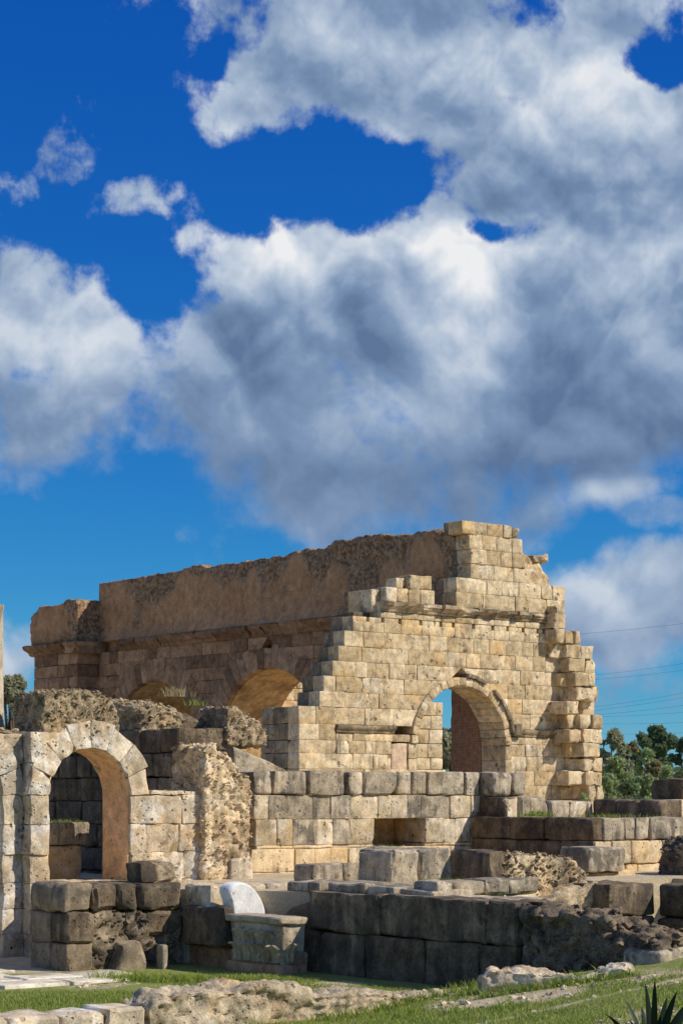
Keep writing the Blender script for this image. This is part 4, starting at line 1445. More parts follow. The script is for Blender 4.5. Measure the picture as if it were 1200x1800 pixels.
p2 = thing('ashlar_wall', 'long ashlar wall at right, dark side and sunlit buff end blocks', 'wall', 32.55, 31.4)
for z0, z1 in ((2.02, 2.53), (1.5, 2.02), (0.95, 1.5)):
    row(p2, 'w', 32.52, 0.8, z0, z1, splits(31.42, 35.35, 1.25, 0.25), [('limestone_black', 1)], proj=0.02, sp=0.14, r=0.035, amp=0.025)  # black stone on this left-facing side carries shade in its colour
row(p2, 'u', 31.4, 0.9, 2.02, 2.53, [W(p, 31.4)[0] for p in (1060, 1096, 1116, 1141, 1202, 1240)], GR, proj=0.04, sp=0.12, r=0.04, amp=0.02)
hexblock(p2, 'block', box_cor(W(1045, 31.4)[0], W(1060, 31.4)[0], 31.44, 32.3, 2.02, 2.36), 'limestone_grey', sp=0.09, r=0.1, amp=0.05)
row(p2, 'u', 31.4, 0.9, 1.5, 2.02, [W(p, 31.4)[0] for p in (1045, 1074, 1108, 1163, 1200, 1240)], LOWS, proj=0.03, sp=0.12, r=0.03)
row(p2, 'u', 31.42, 0.9, 0.95, 1.5, [W(p, 31.4)[0] for p in (1045, 1100, 1120, 1160, 1200, 1240)], [('limestone_warm', 1)], proj=0.03, sp=0.12, r=0.03)
fl = rubble(p2, 'wall_core', 32.8, 37.6, 31.9, 35.3, 1.0, ztop_pts([(32, 2.49), (38, 2.49)]), 'rubble', sp=0.2, amp=0.03, big=0.03)

p3 = thing('low_parapet_wall', 'low row of dark blocks with taller end stone before the bushes', 'wall', 35.9, 32.3)
row(p3, 'w', 35.7, 0.7, 2.45, 2.93, [32.32, 33.05, 33.75, 34.5], [('limestone_black', 1)], proj=0.06, sp=0.12, r=0.06, amp=0.03)
row(p3, 'u', 32.32, 1.0, 2.45, 2.93, [36.41, 37.2, 38.2], [('limestone_warm', 1)], sp=0.14)
hexblock(p3, 'block', box_cor(37.1, 38.4, 32.9, 33.9, 2.5, 3.42), 'limestone_black', sp=0.12, r=0.06, amp=0.05)

p4 = thing('projecting_block', 'single weathered block jutting out below the long right-hand wall', 'block', 31.2, 29.8)
hexblock(p4, 'block', box_cor(30.7, 31.85, 29.8, 30.65, 1.42, 1.93), 'limestone_grey', sp=0.09, r=0.06, amp=0.04, chip=1.5)
hexblock(p4, 'footing', box_cor(30.75, 32.3, 29.95, 30.9, 0.9, 1.42), 'limestone_warm', sp=0.1, r=0.06, amp=0.05)

p5 = thing('rubble_mound', 'dark rubble mass cut by the right edge of the frame', 'ruin', 33.5, 29.5)
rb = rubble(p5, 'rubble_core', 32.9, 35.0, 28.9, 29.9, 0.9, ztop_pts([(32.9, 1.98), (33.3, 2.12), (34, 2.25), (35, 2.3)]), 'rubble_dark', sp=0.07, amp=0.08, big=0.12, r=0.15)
stones_on(rb, p5, 120, 0.045, 'rubble_dark')

# ------------------------------------------------------------------ blocks standing on the terrace
m1 = thing('low_block_row', 'pair of low grey blocks lying below the ashlar wall', 'block', 24.6, 30.5, 1.3)
row(m1, 'u', 30.5, 0.65, 1.31, 1.72, [24.0, 24.75, 25.3], TOPS, proj=0.04, sp=0.1, r=0.05, amp=0.03)
m2 = thing('terrace_wall', 'waist-high wall of big dark blocks with rubble right part, below the niche', 'wall', 25.5, 28.5, 0.2)
hexblock(m2, 'block', box_cor(24.25, 24.95, 28.5, 29.5, 1.25, 2.04), 'limestone_grey', sp=0.09, r=0.06, amp=0.05, chip=1.5)
hexblock(m2, 'block', box_cor(24.97, 25.75, 28.52, 29.5, 1.25, 2.02), 'limestone_grey', sp=0.09, r=0.05, amp=0.035)
hexblock(m2, 'block', box_cor(25.72, 26.15, 27.45, 29.5, 1.25, 2.0), 'limestone_black', sp=0.1, r=0.06, amp=0.04)
row(m2, 'u', 28.45, 1.0, 0.6, 1.25, [24.3, 25.0, 25.7], GR, sp=0.12)
hexblock(m2, 'block', box_cor(25.7, 26.3, 27.4, 29.5, 0.3, 1.25), 'limestone_black', sp=0.12, r=0.06, amp=0.04)
rb = rubble(m2, 'rubble_core', 26.1, 28.2, 27.45, 28.6, 0.2, ztop_pts([(26.1, 1.92), (27.0, 1.88), (27.9, 1.83), (28.2, 1.55)]), 'rubble', sp=0.05, amp=0.05, big=0.06, fscale=1.5)
stones_on(rb, m2, 220, 0.032, 'rubble')
rb = rubble(m2, 'rubble_spill', 24.9, 28.0, 26.9, 27.6, 0.1, ztop_pts([(24.9, 0.9), (26.2, 1.0), (27.2, 1.2), (28, 1.4)]), 'rubble', sp=0.08, amp=0.07, big=0.1)

br = thing('kerb_block_row', 'low row of sunlit squared stones on top of the dark front wall', 'block', 23.0, 24.9, 1.3)
row(br, 'u', 24.9, 0.6, 1.36, 1.62, [22.15, 22.55, 23.2, 23.75, 24.5], TOPS, proj=0.05, sp=0.09, r=0.05, amp=0.03)
row(br, 'u', 24.95, 0.5, 0.8, 1.36, [22.35, 23.2, 24.48], GR, sp=0.14)

l5 = thing('cross_wall', 'short dark wall with sunlit end face, right of centre in the pit', 'wall', 27.8, 26.4)
for z0, z1 in ((0.75, 1.38), (0.1, 0.75)):
    row(l5, 'w', 27.8, 1.2, z0, z1, [26.4, 27.0, 27.65], [('limestone_black', 1)], proj=0.03, sp=0.12, r=0.05, amp=0.03)
l6 = thing('cross_wall', 'brown shaded wall running toward the right edge behind the pit', 'wall', 29.0, 24.5)
for z0, z1 in ((0.72, 1.36), (0.05, 0.72)):
    row(l6, 'w', 29.02, 0.9, z0, z1, splits(21.5, 26.38, 1.2), [('limestone_side', 0.5), ('limestone_black', 0.5)], proj=0.04, sp=0.14, r=0.06, amp=0.04)
l7 = thing('rubble_wall_end', 'rounded rubble wall end at right edge, lit along its top', 'ruin', 25.5, 20.5)
rubble(l7, 'rubble_core', 25.7, 26.6, 19.0, 23.2, -0.1, ztop_pts([(19, 1.12), (21.5, 1.2), (22.6, 1.1), (23.2, 0.75)], 1), 'rubble_pale', sp=0.1, amp=0.05, big=0.1, r=0.2)

# ------------------------------------------------------------------ dark front wall
UFW = 21.75
fw = thing('front_wall', 'big shaded wall of near-black stone slabs, rubble tail sloping down right', 'wall', UFW, 25.0)
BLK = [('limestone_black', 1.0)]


def wf(px):
    return U(px, UFW)[0]


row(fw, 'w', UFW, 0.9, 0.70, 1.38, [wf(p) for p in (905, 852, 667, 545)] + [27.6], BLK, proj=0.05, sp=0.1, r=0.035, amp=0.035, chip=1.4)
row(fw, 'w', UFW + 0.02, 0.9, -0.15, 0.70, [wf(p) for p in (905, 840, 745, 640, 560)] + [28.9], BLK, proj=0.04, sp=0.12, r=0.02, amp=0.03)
hexblock(fw, 'block', [(UFW, 27.62, 0.6), (UFW + 0.02, 27.62, 1.25), (UFW, 28.85, 0.6), (UFW + 0.05, 28.8, 0.85), (UFW + 0.9, 27.62, 0.6), (UFW + 0.9, 27.62, 1.3), (UFW + 0.9, 28.85, 0.6), (UFW + 0.9, 28.8, 0.9)], 'limestone_black', sp=0.08, r=0.06, amp=0.05)
tp = [(wf(1165), 0.35), (wf(1158), 0.72), (wf(1140), 0.98), (wf(1085), 1.12), (wf(1040), 1.20), (wf(1010), 1.30), (wf(990), 1.24), (wf(950), 1.33), (wf(900), 1.42), (wf(880), 1.44)]
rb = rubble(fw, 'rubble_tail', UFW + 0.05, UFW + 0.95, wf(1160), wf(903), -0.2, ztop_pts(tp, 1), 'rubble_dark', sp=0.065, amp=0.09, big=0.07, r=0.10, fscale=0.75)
stones_on(rb, fw, 30, 0.06, 'rubble_dark')
hexblock(fw, 'slab', box_cor(UFW - 0.1, UFW + 0.85, wf(1165), wf(1100), 0.1, 0.82), 'limestone_grey', sp=0.12, r=0.05, amp=0.04)
for a, b, z, un in ((575, 640, 0.10, 22.0), (640, 690, 0.07, 22.05), (505, 560, 0.08, 22.1), (700, 760, 0.05, 22.0)):
    w1_, w0_ = U(a, un)[0], U(b, un)[0]
    hexblock(fw, 'slab', box_cor(un, un + 0.95, w0_, w1_, 1.33, 1.42 + z), 'limestone_grey', sp=0.1, r=0.03, amp=0.03)
hexblock(fw, 'slab', box_cor(UFW + 0.5, UFW + 1.5, 23.5, 28.8, 1.2, 1.37), 'limestone_grey', sp=0.15, r=0.04, amp=0.03)

m0 = thing('low_wall_end', 'sunlit low wall end behind the white marble drum', 'wall', 22.0, 29.6)
row(m0, 'u', 29.6, 0.8, 0.82, 1.43, [20.95, 21.55, 22.2, 23.2, 24.2], GR, proj=0.05, sp=0.1, r=0.05, amp=0.03)

# ------------------------------------------------------------------ platform at left with eroded core
lp = thing('stone_platform', 'dark weathered stone platform below the near arch, with exposed rubble core', 'ruin', 18.5, 30.3)
u0, u1 = W(118, 30.3)[0], 20.9
LPM = [('limestone_end', 0.6), ('limestone_black', 0.4)]  # patina tones darkened further, so the platform's shade sits in the colour
ue = W(165, 30.3)[0]
for z0, z1 in ((-0.1, 0.46), (0.46, 1.0)):
    row(lp, 'u', 30.3, 0.55, z0, z1, [u0, ue], LPM, proj=0.05, sp=0.1, r=0.04, amp=0.03)
    row(lp, 'w', u0 + 0.01, 0.6, z0, z1, [30.86, 31.5], LPM, proj=0.04, sp=0.1, r=0.04, amp=0.03)
hexblock(lp, 'block', box_cor(u0 - 0.05, ue, 30.28, 31.5, 1.0, 1.5), 'limestone_end', sp=0.09, r=0.08, amp=0.06, chip=1.6)
row(lp, 'u', 30.32, 1.2, 1.0, 1.48, [ue, ue + 0.5, ue + 0.95, 20.88], BLK, proj=0.06, sp=0.1, r=0.07, amp=0.045)
row(lp, 'u', 30.36, 1.0, 0.52, 1.0, [ue + 0.7, ue + 1.1, 20.88], BLK, proj=0.05, sp=0.1, r=0.05, amp=0.04)
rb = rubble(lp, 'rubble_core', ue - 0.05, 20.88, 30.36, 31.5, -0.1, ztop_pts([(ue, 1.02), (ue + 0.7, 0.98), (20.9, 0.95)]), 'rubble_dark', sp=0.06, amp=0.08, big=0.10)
stones_on(rb, lp, 90, 0.04, 'rubble_dark')
core(lp, u0 + 0.4, 20.8, 30.9, 31.45, 0.0, 1.42, 'rubble')
# eroded knobs of masonry on its right end
hexblock(lp, 'eroded_stone', box_cor(20.15, 20.5, 30.5, 31.1, 1.45, 1.86), 'limestone_black', sp=0.06, r=0.12, amp=0.07)
hexblock(lp, 'eroded_stone', box_cor(20.45, 20.95, 30.6, 31.3, 1.42, 1.82), 'rubble', sp=0.06, r=0.1, amp=0.06)
hexblock(lp, 'fallen_stone', [(19.3, 30.0, -0.1), (19.45, 30.1, 0.40), (19.3, 30.6, -0.1), (19.45, 30.6, 0.5), (20.0, 30.0, -0.1), (19.9, 30.15, 0.46), (20.0, 30.6, -0.1), (19.9, 30.6, 0.5)], 'limestone_end', sp=0.07, r=0.07, amp=0.05)
hexblock(lp, 'fallen_stone', box_cor(20.1, 20.22, 29.8, 30.0, -0.1, 0.40), 'carved_limestone', sp=0.08, r=0.03, amp=0.02)
# ------------------------------------------------------------------ pedestal wall, carved capital, marble drum
pd = thing('pedestal_wall', 'short dark wall joining platform and front wall, one block jutting out', 'wall', 20.95, 29.0)
hexblock(pd, 'block', box_cor(20.82, 21.5, 28.98, 30.25, 0.36, 1.06), 'limestone_black', sp=0.09, r=0.05, amp=0.04)
row(pd, 'w', 21.0, 0.5, -0.1, 0.36, [27.45, 28.2, 29.0, 30.3], [('limestone_side', 1)], sp=0.14, r=0.04)
hexblock(pd, 'plinth', box_cor(20.86, 21.42, 27.38, 28.98, -0.1, 0.15), 'limestone_side', sp=0.12, r=0.03)
hexblock(pd, 'block', box_cor(21.42, 22.4, 28.92, 29.58, -0.1, 0.66), 'limestone_black', sp=0.14, r=0.04)

cp = thing('pilaster_capital', 'carved acanthus pilaster capital on the plinth, right face sunlit', 'capital', 21.1, 28.1, 0.15)
bell = hexblock(cp, 'bell', [(20.96, 27.46, 0.16), (20.90, 27.40, 0.84), (20.96, 28.86, 0.16), (20.90, 28.90, 0.84), (21.41, 27.46, 0.16), (21.41, 27.40, 0.84), (21.41, 28.86, 0.16), (21.41, 28.90, 0.84)],
         'carved_limestone', sp=0.09, r=0.025, amp=0.012)
hexblock(cp, 'abacus', box_cor(20.82, 21.41, 27.34, 28.96, 0.84, 0.96), 'carved_limestone', sp=0.09, r=0.03, amp=0.016)


def acanthus(parent, axis, plane, a, z0, hgt, wid, name='acanthus_leaf'):
    """one carved leaf: ribbed tongue that bends outward at its tip"""
    V, fs = [], []
    nu, nv = 8, 10
    for j in range(nv + 1):
        v = j / nv
        wv = wid * (0.55 + 0.55 * math.sin(min(1, v * 1.15) * math.pi * 0.75)) * (1 if v < 0.8 else 1 - (v - 0.8) * 3.2)
        out = 0.03 + 0.05 * v + 0.16 * max(0, v - 0.55) ** 1.3 * 2.2
        zz_ = z0 + hgt * (v if v < 0.9 else 0.9 - (v - 0.9) * 0.9)
        for i in range(nu + 1):
            x = (i / nu - 0.5) * 2
            rib = 0.022 * math.cos(x * math.pi * 3.0) + 0.03 * (1 - abs(x))
            lob = 1.0 + 0.12 * math.sin(v * 22)
            pr = out + rib - 0.03 * abs(x)
            aa = a + x * wv * 0.5 * lob
            V.append((plane - pr, aa, zz_) if axis == 'w' else (aa, plane - pr, zz_))
    for j in range(nv):
        for i in range(nu):
            q = j * (nu + 1) + i
            f = (q, q + 1, q + nu + 2, q + nu + 1)
            fs.append(f[::-1] if axis == 'w' else f)
    V = np.array(V); cen = V.mean(0)
    link(name, make_mesh(name, V - cen, fs, 'carved_limestone', 50), bell, tuple(cen - np.array(parent['b']) - np.array(bell.location)))


for i in range(5):
    acanthus(cp, 'w', 20.945, 27.60 + 0.27 * i, 0.19, 0.34, 0.25)
for i in range(4):
    acanthus(cp, 'w', 20.925, 27.74 + 0.27 * i, 0.34, 0.44, 0.24)
acanthus(cp, 'u', 27.445, 21.1, 0.2, 0.36, 0.2)

dr = thing('marble_drum', 'white marble column drum fragment lying behind the carved capital', 'column drum', 21.45, 29.2, 0.66)
V = []
outl = [(411, 1622), (409, 1600), (406, 1582), (401, 1568), (403, 1560), (410, 1554), (418, 1551), (426, 1550), (434, 1552), (442, 1556), (449, 1562), (455, 1570), (461, 1580),
        (466, 1592), (470, 1606), (472, 1622)]
ring = []
for px, py in outl[::-1]:
    uq, s_ = W(px, 28.96)
    ring.append((uq - 21.45, Zp(py, s_) - 0.66))
ring = np.array(ring)
cenr = ring.mean(0) + np.array([0.0, -0.1])
lay = [(28.96, 0.86), (28.975, 0.93), (29.01, 0.975), (29.08, 1.0), (29.22, 1.0)]
m = len(ring)
for wq, scq in lay:
    for q in ring:
        p = cenr + (q - cenr) * scq
        V.append((p[0], wq - 29.2, p[1]))
fs = [tuple(range(m))]
for i in range(len(lay) - 1):
    for k in range(m):
        fs.append((i * m + k, (i + 1) * m + k, (i + 1) * m + (k + 1) % m, i * m + (k + 1) % m)[::-1])
fs.append(tuple((len(lay) - 1) * m + k for k in range(m))[::-1])
V = np.array(V) + (np.stack([vnoise(np.array(V) * 6, k) for k in range(3)], 1) - 0.5) * 0.02
link('drum', make_mesh('drum', V, fs, 'white_marble', 40), dr)

# ------------------------------------------------------------------ foreground low walls
g1 = thing('foreground_rubble_wall', 'low sunlit rubble wall along the bottom edge, grass before it', 'wall', 17.0, 21.7)
WG = 21.7


def ug(px):
    return W(px, WG)[0]


g1p = [(ug(-60), 0.30), (ug(262), 0.36), (ug(275), 0.42), (ug(300), 0.47), (ug(360), 0.53), (ug(400), 0.50), (ug(450), 0.53), (ug(520), 0.50), (ug(548), 0.42), (ug(562), 0.34),
       (ug(620), 0.36), (ug(660), 0.31), (ug(700), 0.26), (ug(800), 0.22), (ug(858), 0.14)]
rb = rubble(g1, 'rubble_core', ug(262), ug(858), WG, WG + 0.75, -0.25, ztop_pts(g1p), 'rubble_pale', sp=0.036, amp=0.036, big=0.10, r=0.08, eroded=True)
xs = [ug(p) for p in (-80, 20, 110, 190, 262)]
for a, b in zip(xs[:-1], xs[1:]):
    hexblock(g1, 'kerb_stone', box_cor(a + 0.01, b - 0.01, WG + 0.02, WG + 0.7, -0.1, 0.33 + random.uniform(-0.02, 0.02)), 'limestone_near', sp=0.1, r=0.05, amp=0.03)


def free_rubble(name, label, p0, p1, thick, zf, zb, mat, sp=0.038):
    """rubble wall between two ground points (photo column, distance)"""
    a = Vector(((p0[0] - 600) / F * p0[1], p0[1], 0)); b = Vector(((p1[0] - 600) / F * p1[1], p1[1], 0))
    L = (b - a).length
    o = link(name, None, None, a, math.atan2(b.y - a.y, b.x - a.x))
    tag(o, label, 'wall')
    o['b'] = (0.0, 0.0, 0.0)
    r = rubble(o, 'rubble_core', 0, L, 0, thick, zb, ztop_pts([(q * L, z) for q, z in zf]), mat, sp=sp, amp=0.036, big=0.11, r=0.08, eroded=True)
    return o


free_rubble('foreground_rubble_wall', 'low pale rubble wall at lower right on the grass bank', (838, 28.3), (1118, 28.0), 0.6,
            [(0, 0.50), (0.08, 0.66), (0.25, 0.64), (0.5, 0.60), (0.62, 0.54), (0.72, 0.62), (0.85, 0.70), (0.95, 0.66), (1.0, 0.55)], -0.05, 'rubble_pale')

# ------------------------------------------------------------------ pavement slabs (left)
pv = link('pavement', None, None, uw(15.0, 29.0, 0.0), ANG)
pv['kind'] = 'structure'; pv['label'] = 'worn pale paving slabs in front of the near arches'
pv['b'] = (15.0, 29.0, 0.0)
protos = []
for k in range(6):
    o = hexblock(pv, 'paving_slab', box_cor(15.0, 15.0 + 0.95 + 0.12 * (k % 3), 29.0, 29.7 + 0.08 * (k % 2), -0.12, 0.035), 'paving', sp=0.16, r=0.02, amp=0.012)
    protos.append(o.data)
    bpy.data.objects.remove(o)
cnt = 0
vv = 28.2
while vv < 33.7:
    hgt = 0.78
    uu = 12.2 + random.uniform(0, 0.8)
    k = random.randrange(6)
    while uu < 19.2:
        k = random.randrange(6)
        wd = 0.97 + 0.12 * (k % 3)
        P = uw(uu + wd / 2, vv + hgt / 2)
        inside_lp = (uu + wd > 17.8 and vv + hgt > 30.3)
        px_ = 600 + P.x / P.y * F
        if not inside_lp and -60 < px_ < 235 and P.y > 31.0 + 0.9 * random.random() + max(0, (px_ - 100) * 0.006):
            o = link('paving_slab', protos[k], pv, (uu + wd / 2 - 15.0, vv + hgt / 2 - 29.0, -0.045 + random.uniform(-0.01, 0.01)))
            cnt += 1
        uu += wd + 0.02
    vv += hgt + 0.02

# ------------------------------------------------------------------ column at the left edge, rubble behind
cl = link('standing_column', None, None, ((-20.5 - 600) / F * 40.0, 40.0, 0.0))
tag(cl, 'pale marble column shaft standing at the left edge', 'column')
V, fs, n = [], [], 28
lay = [(0.0, 0.36), (0.25, 0.36), (0.3, 0.315), (1.5, 0.315), (3.0, 0.31), (5.0, 0.30), (6.62, 0.29), (6.66, 0.31), (6.74, 0.31), (6.76, 0.2)]
for z, r in lay:
    for k in range(n):
        an = 2 * math.pi * k / n
        V.append((r * math.cos(an), r * math.sin(an), z))
for i in range(len(lay) - 1):
    for k in range(n):
        fs.append((i * n + k, i * n + (k + 1) % n, (i + 1) * n + (k + 1) % n, (i + 1) * n + k))
fs.append(tuple((len(lay) - 1) * n + k for k in range(n)))
link('shaft', make_mesh('shaft', V, fs, 'carved_limestone', 40), cl)
lo = thing('rubble_stump', 'small brown rubble stump behind the left pier near the column', 'ruin', 23.0, 41.2)
rubble(lo, 'rubble_core', 22.6, 23.6, 41.0, 42.2, 1.2, ztop_pts([(22.6, 4.55), (23.0, 4.9), (23.3, 4.5), (23.6, 4.35)]), 'rubble', sp=0.1, amp=0.06, big=0.12)


# ------------------------------------------------------------------ vegetation
def tube(pts, rads, n=7):
    V, fs = [], []
    pts = [Vector(p) for p in pts]
    for i, p in enumerate(pts):
        d = (pts[min(i + 1, len(pts) - 1)] - pts[max(i - 1, 0)]).normalized()
        x = d.orthogonal().normalized(); y = d.cross(x)
        for k in range(n):
            an = 2 * math.pi * k / n
            V.append(p + (x * math.cos(an) + y * math.sin(an)) * rads[i])
    for i in range(len(pts) - 1):
        for k in range(n):
            fs.append((i * n + k, i * n + (k + 1) % n, (i + 1) * n + (k + 1) % n, (i + 1) * n + k))
    return V, fs


def leaf_cloud(centers, radii, n, size, flat=0.8, asp=0.45):
    """many small leaf faces spread through clumps"""
    centers = np.asarray(centers); radii = np.asarray(radii)
    pk = rng.choice(len(centers), n, p=(radii ** 2) / np.sum(radii ** 2))
    d = rng.normal(size=(n, 3)); d /= np.linalg.norm(d, axis=1)[:, None]
    rr = rng.random(n) ** 0.45
    P = centers[pk] + d * (rr * radii[pk])[:, None] * np.array([1, 1, flat])
    a = rng.normal(size=(n, 3)); a /= np.linalg.norm(a, axis=1)[:, None]
    b = np.cross(a, rng.normal(size=(n, 3))); b /= np.linalg.norm(b, axis=1)[:, None]
    sz = size * (0.6 + 0.8 * rng.random(n))[:, None]
    V = np.stack([P - a * sz, P + b * sz * asp, P + a * sz, P - b * sz * asp], 1).reshape(-1, 3)
    Fq = np.arange(n * 4, dtype=np.int32).reshape(-1, 4)
    return V, Fq


def tree(name, label, cat, px, s, base_z, top_py, width_px, trunk_h, leaf, n, size, clumps=26, seed=0, flat=0.8, group=None, shape=0.5, parts=('crown', 'trunk')):
    r = random.Random(seed)
    x, y = (px - 600) / F * s, s
    topz = Zp(top_py, s)
    wid = width_px / F * s / 2
    o = link(name, None, None, (x, y, base_z))
    tag(o, label, cat, group)
    hgt = topz - base_z
    ch = hgt * (1 - trunk_h)
    cz = hgt - ch / 2
    cents, rads = [], []
    V, fs = [], []

    def add(pts, rr):
        v, f = tube(pts, rr)
        k = len(V)
        V.extend(v); fs.extend([tuple(q + k for q in ff) for ff in f])
    lean = Vector((r.uniform(-.2, .2), r.uniform(-.2, .2), 0)) * wid * 0.5
    tr = max(0.05, hgt * 0.028)
    top = lean + Vector((0, 0, hgt * (trunk_h + 0.25)))
    add([(0, 0, -0.3), tuple(lean * 0.4 + Vector((0, 0, hgt * trunk_h * 0.6))), tuple(lean + Vector((0, 0, hgt * trunk_h))), tuple(top)], [tr * 1.5, tr, tr * 0.8, tr * 0.4])
    clumps = int(clumps * 1.8)
    for i in range(clumps):
        th = r.uniform(0, 2 * math.pi)
        q = r.random() ** 0.5
        zz_ = r.uniform(-1, 1)
        rad = q * math.sqrt(max(0.05, 1 - abs(zz_) ** (2 if shape < 0.6 else 1.3)))
        c = Vector((math.cos(th) * rad * wid * 0.85, math.sin(th) * rad * wid * 0.85, cz + zz_ * ch * 0.42)) + lean * 0.5
        cents.append(tuple(c)); rads.append(wid * r.uniform(0.12, 0.28))
        if i % 3 == 0:
            st = Vector((0, 0, hgt * trunk_h * r.uniform(0.6, 1.3))) + lean * 0.6
            md = (st + c) / 2 + Vector((0, 0, 0.1 * ch))
            add([tuple(st), tuple(md), tuple(c)], [tr * 0.5, tr * 0.32, tr * 0.12])
    link(parts[1], make_mesh(parts[1], V, fs, 'bark', 60), o)
    LV, LF = leaf_cloud(cents, rads, n, size, flat)
    link(parts[0], make_mesh(parts[0], LV, LF, leaf, None), o)
    return o


tree('olive_tree', 'grey-green olive tree behind the left end of the building', 'tree', 22, 110, 0.0, 1172, 115, 0.25, 'olive_leaf', 9000, 0.16, 30, 1)
tree('olive_tree', 'small dark tree at the foot of the building, far left', 'tree', 52, 106, 0.0, 1212, 40, 0.3, 'dark_leaf', 3000, 0.16, 14, 2)
tree('tree', 'tree glimpsed through the great arch', 'tree', 800, 118, 0.0, 1268, 120, 0.25, 'olive_leaf', 6000, 0.2, 24, 3)
tree('dark_tree', 'dark crowned tree rising over the bushes at right', 'tree', 1150, 150, 0.0, 1272, 92, 0.42, 'dark_leaf', 7000, 0.22, 24, 4)
tree('dark_tree', 'dark tree at the right edge above the bushes', 'tree', 1200, 146, 0.0, 1292, 50, 0.4, 'dark_leaf', 4000, 0.22, 16, 5)
tree('pale_tree', 'pale olive crown just right of the ruined facade', 'tree', 1074, 140, 0.0, 1276, 75, 0.3, 'olive_leaf', 6000, 0.2, 24, 6)
tree('pale_tree', 'thin pale crown between the dark tree and the olive crown', 'tree', 1112, 155, 0.0, 1295, 60, 0.35, 'dry_bush_leaf', 4000, 0.2, 18, 7)
bush_spots = [(1140, 118, 1310, 90, 'bush_leaf', 'tall loose bush below the dark tree crown'), (1085, 108, 1316, 84, 'bush_leaf', 'bright green rounded bush beside the facade corner'), (1128, 104, 1352, 80, 'bush_leaf', 'second low bush from the facade corner'),
              (1168, 100, 1336, 90, 'bush_leaf', 'large dusky bush behind the low parapet wall'), (1208, 98, 1330, 70, 'bush_leaf', 'bush cut by the right edge of the frame'),
              (1148, 112, 1322, 70, 'dry_bush_leaf', 'yellowish bush between the green bushes'), (1062, 100, 1356, 50, 'bush_leaf', 'small bush against the foot of the facade corner'),
              (1100, 96, 1368, 70, 'dark_leaf', 'low dark bush in front of the bright green one')]
for i, (px, s, top, wd, lf, lb) in enumerate(bush_spots):
    tree('bush', lb, 'bush', px, s, 0.0, top, wd, 0.04, lf, 7000, 0.13, 26, 20 + i, 0.85, 'bushes right of the ruin', 0.8, ('foliage', 'stems'))
tree('shrub', 'small feathery shrub growing at the foot of the torn facade end', 'shrub', 1022, 76.0, 1.3, 1388, 36, 0.05, 'bush_leaf', 1500, 0.06, 12, 40, 0.8, None, 0.8, ('foliage', 'stems'))


def far_wood():
    cents, rads = [], []
    r = random.Random(9)
    for i in range(260):
        y = r.uniform(170, 260)
        x = r.uniform(-90, 130)
        cents.append((x, y, r.uniform(0.5, 5.5))); rads.append(r.uniform(1.6, 3.2))
    V, Fq = leaf_cloud(cents, rads, 26000, 0.5, 0.8, 0.6)
    o = link('far_wood', make_mesh('far_wood', V, Fq, 'dark_leaf', None))
    tag(o, 'distant belt of dark trees on the horizon', None, None, 'stuff')


far_wood()


def blades(name, P, hgt, wid, mat, label, lean=0.5):
    n = len(P)
    P = np.asarray(P)
    th = rng.random(n) * 2 * math.pi
    h = hgt * (0.5 + rng.random(n))
    w_ = wid * (0.7 + 0.6 * rng.random(n))
    dx = np.stack([np.cos(th), np.sin(th), 0 * th], 1)
    ln = rng.normal(size=(n, 3)) * lean * 0.5
    ln[:, 2] = 1
    mid = P + ln * (h * 0.55)[:, None]
    ln2 = ln.copy(); ln2[:, :2] *= 1.9
    tip = P + ln2 * (h * np.array(0.95))[:, None]
    V = np.stack([P - dx * w_[:, None], P + dx * w_[:, None], mid + dx * (w_ * 0.7)[:, None], mid - dx * (w_ * 0.7)[:, None], tip], 1).reshape(-1, 3)
    b = np.arange(n) * 5
    q = np.stack([b, b + 1, b + 2, b + 3], 1)
    t = np.stack([b + 3, b + 2, b + 4], 1)
    fs = [tuple(x) for x in q.tolist()] + [tuple(x) for x in t.tolist()]
    o = link(name, make_mesh(name, V, fs, mat, None))
    tag(o, label, None, None, 'stuff')
    return o


# grass on the court and the bank
N = 210000
gx = rng.uniform(-7.5, 7.5, N); gy = rng.uniform(19.5, 34.5, N)
keep = np.abs(gx) < gy * 0.185 + 0.4
tv = turf(gx, gy)
dens = np.clip((tv - 0.36) * 2.6, 0, 1)
keep &= rng.random(N) < dens
gu, gw = gx * C + gy * S, -gx * S + gy * C
keep &= ~((gu > 17.75) & (gw > 30.2))                       # platform
keep &= ~((gu > 20.8) & (gw > 18.9))                        # front wall and behind
keep &= ~((gw > 21.65) & (gw < 22.5) & (gu < 20.3))         # foreground wall
keep &= ~((gw > 26.2) & (gu < 18.4) & (gy > 31.6))          # paving
gx, gy = gx[keep], gy[keep]
PG = np.stack([gx, gy, gz(gx, gy) - 0.01], 1)
blades('grass', PG, 0.055, 0.006, 'grass_blade', 'short bright green grass on the court and bank')
sel = rng.random(len(PG)) < 0.14
blades('dry_grass', PG[sel] + np.array([0.01, 0.01, 0]), 0.06, 0.006, 'dry_grass_blade', 'dry straw blades mixed into the grass')
# taller weeds in clumps
cl_ = [(rng.uniform(-5, 6), rng.uniform(21, 30)) for _ in range(60)]
PW_ = []
for cx_, cy_ in cl_:
    if turf(np.array([cx_]), np.array([cy_]))[0] > 0.45 and not (21.4 < -cx_ * S + cy_ * C < 22.7) and cx_ * C + cy_ * S < 20.7:
        k = rng.integers(20, 60)
        a = rng.normal(size=(k, 2)) * 0.12
        q = np.stack([cx_ + a[:, 0], cy_ + a[:, 1]], 1)
        PW_.append(np.column_stack([q, gz(q[:, 0], q[:, 1])]))
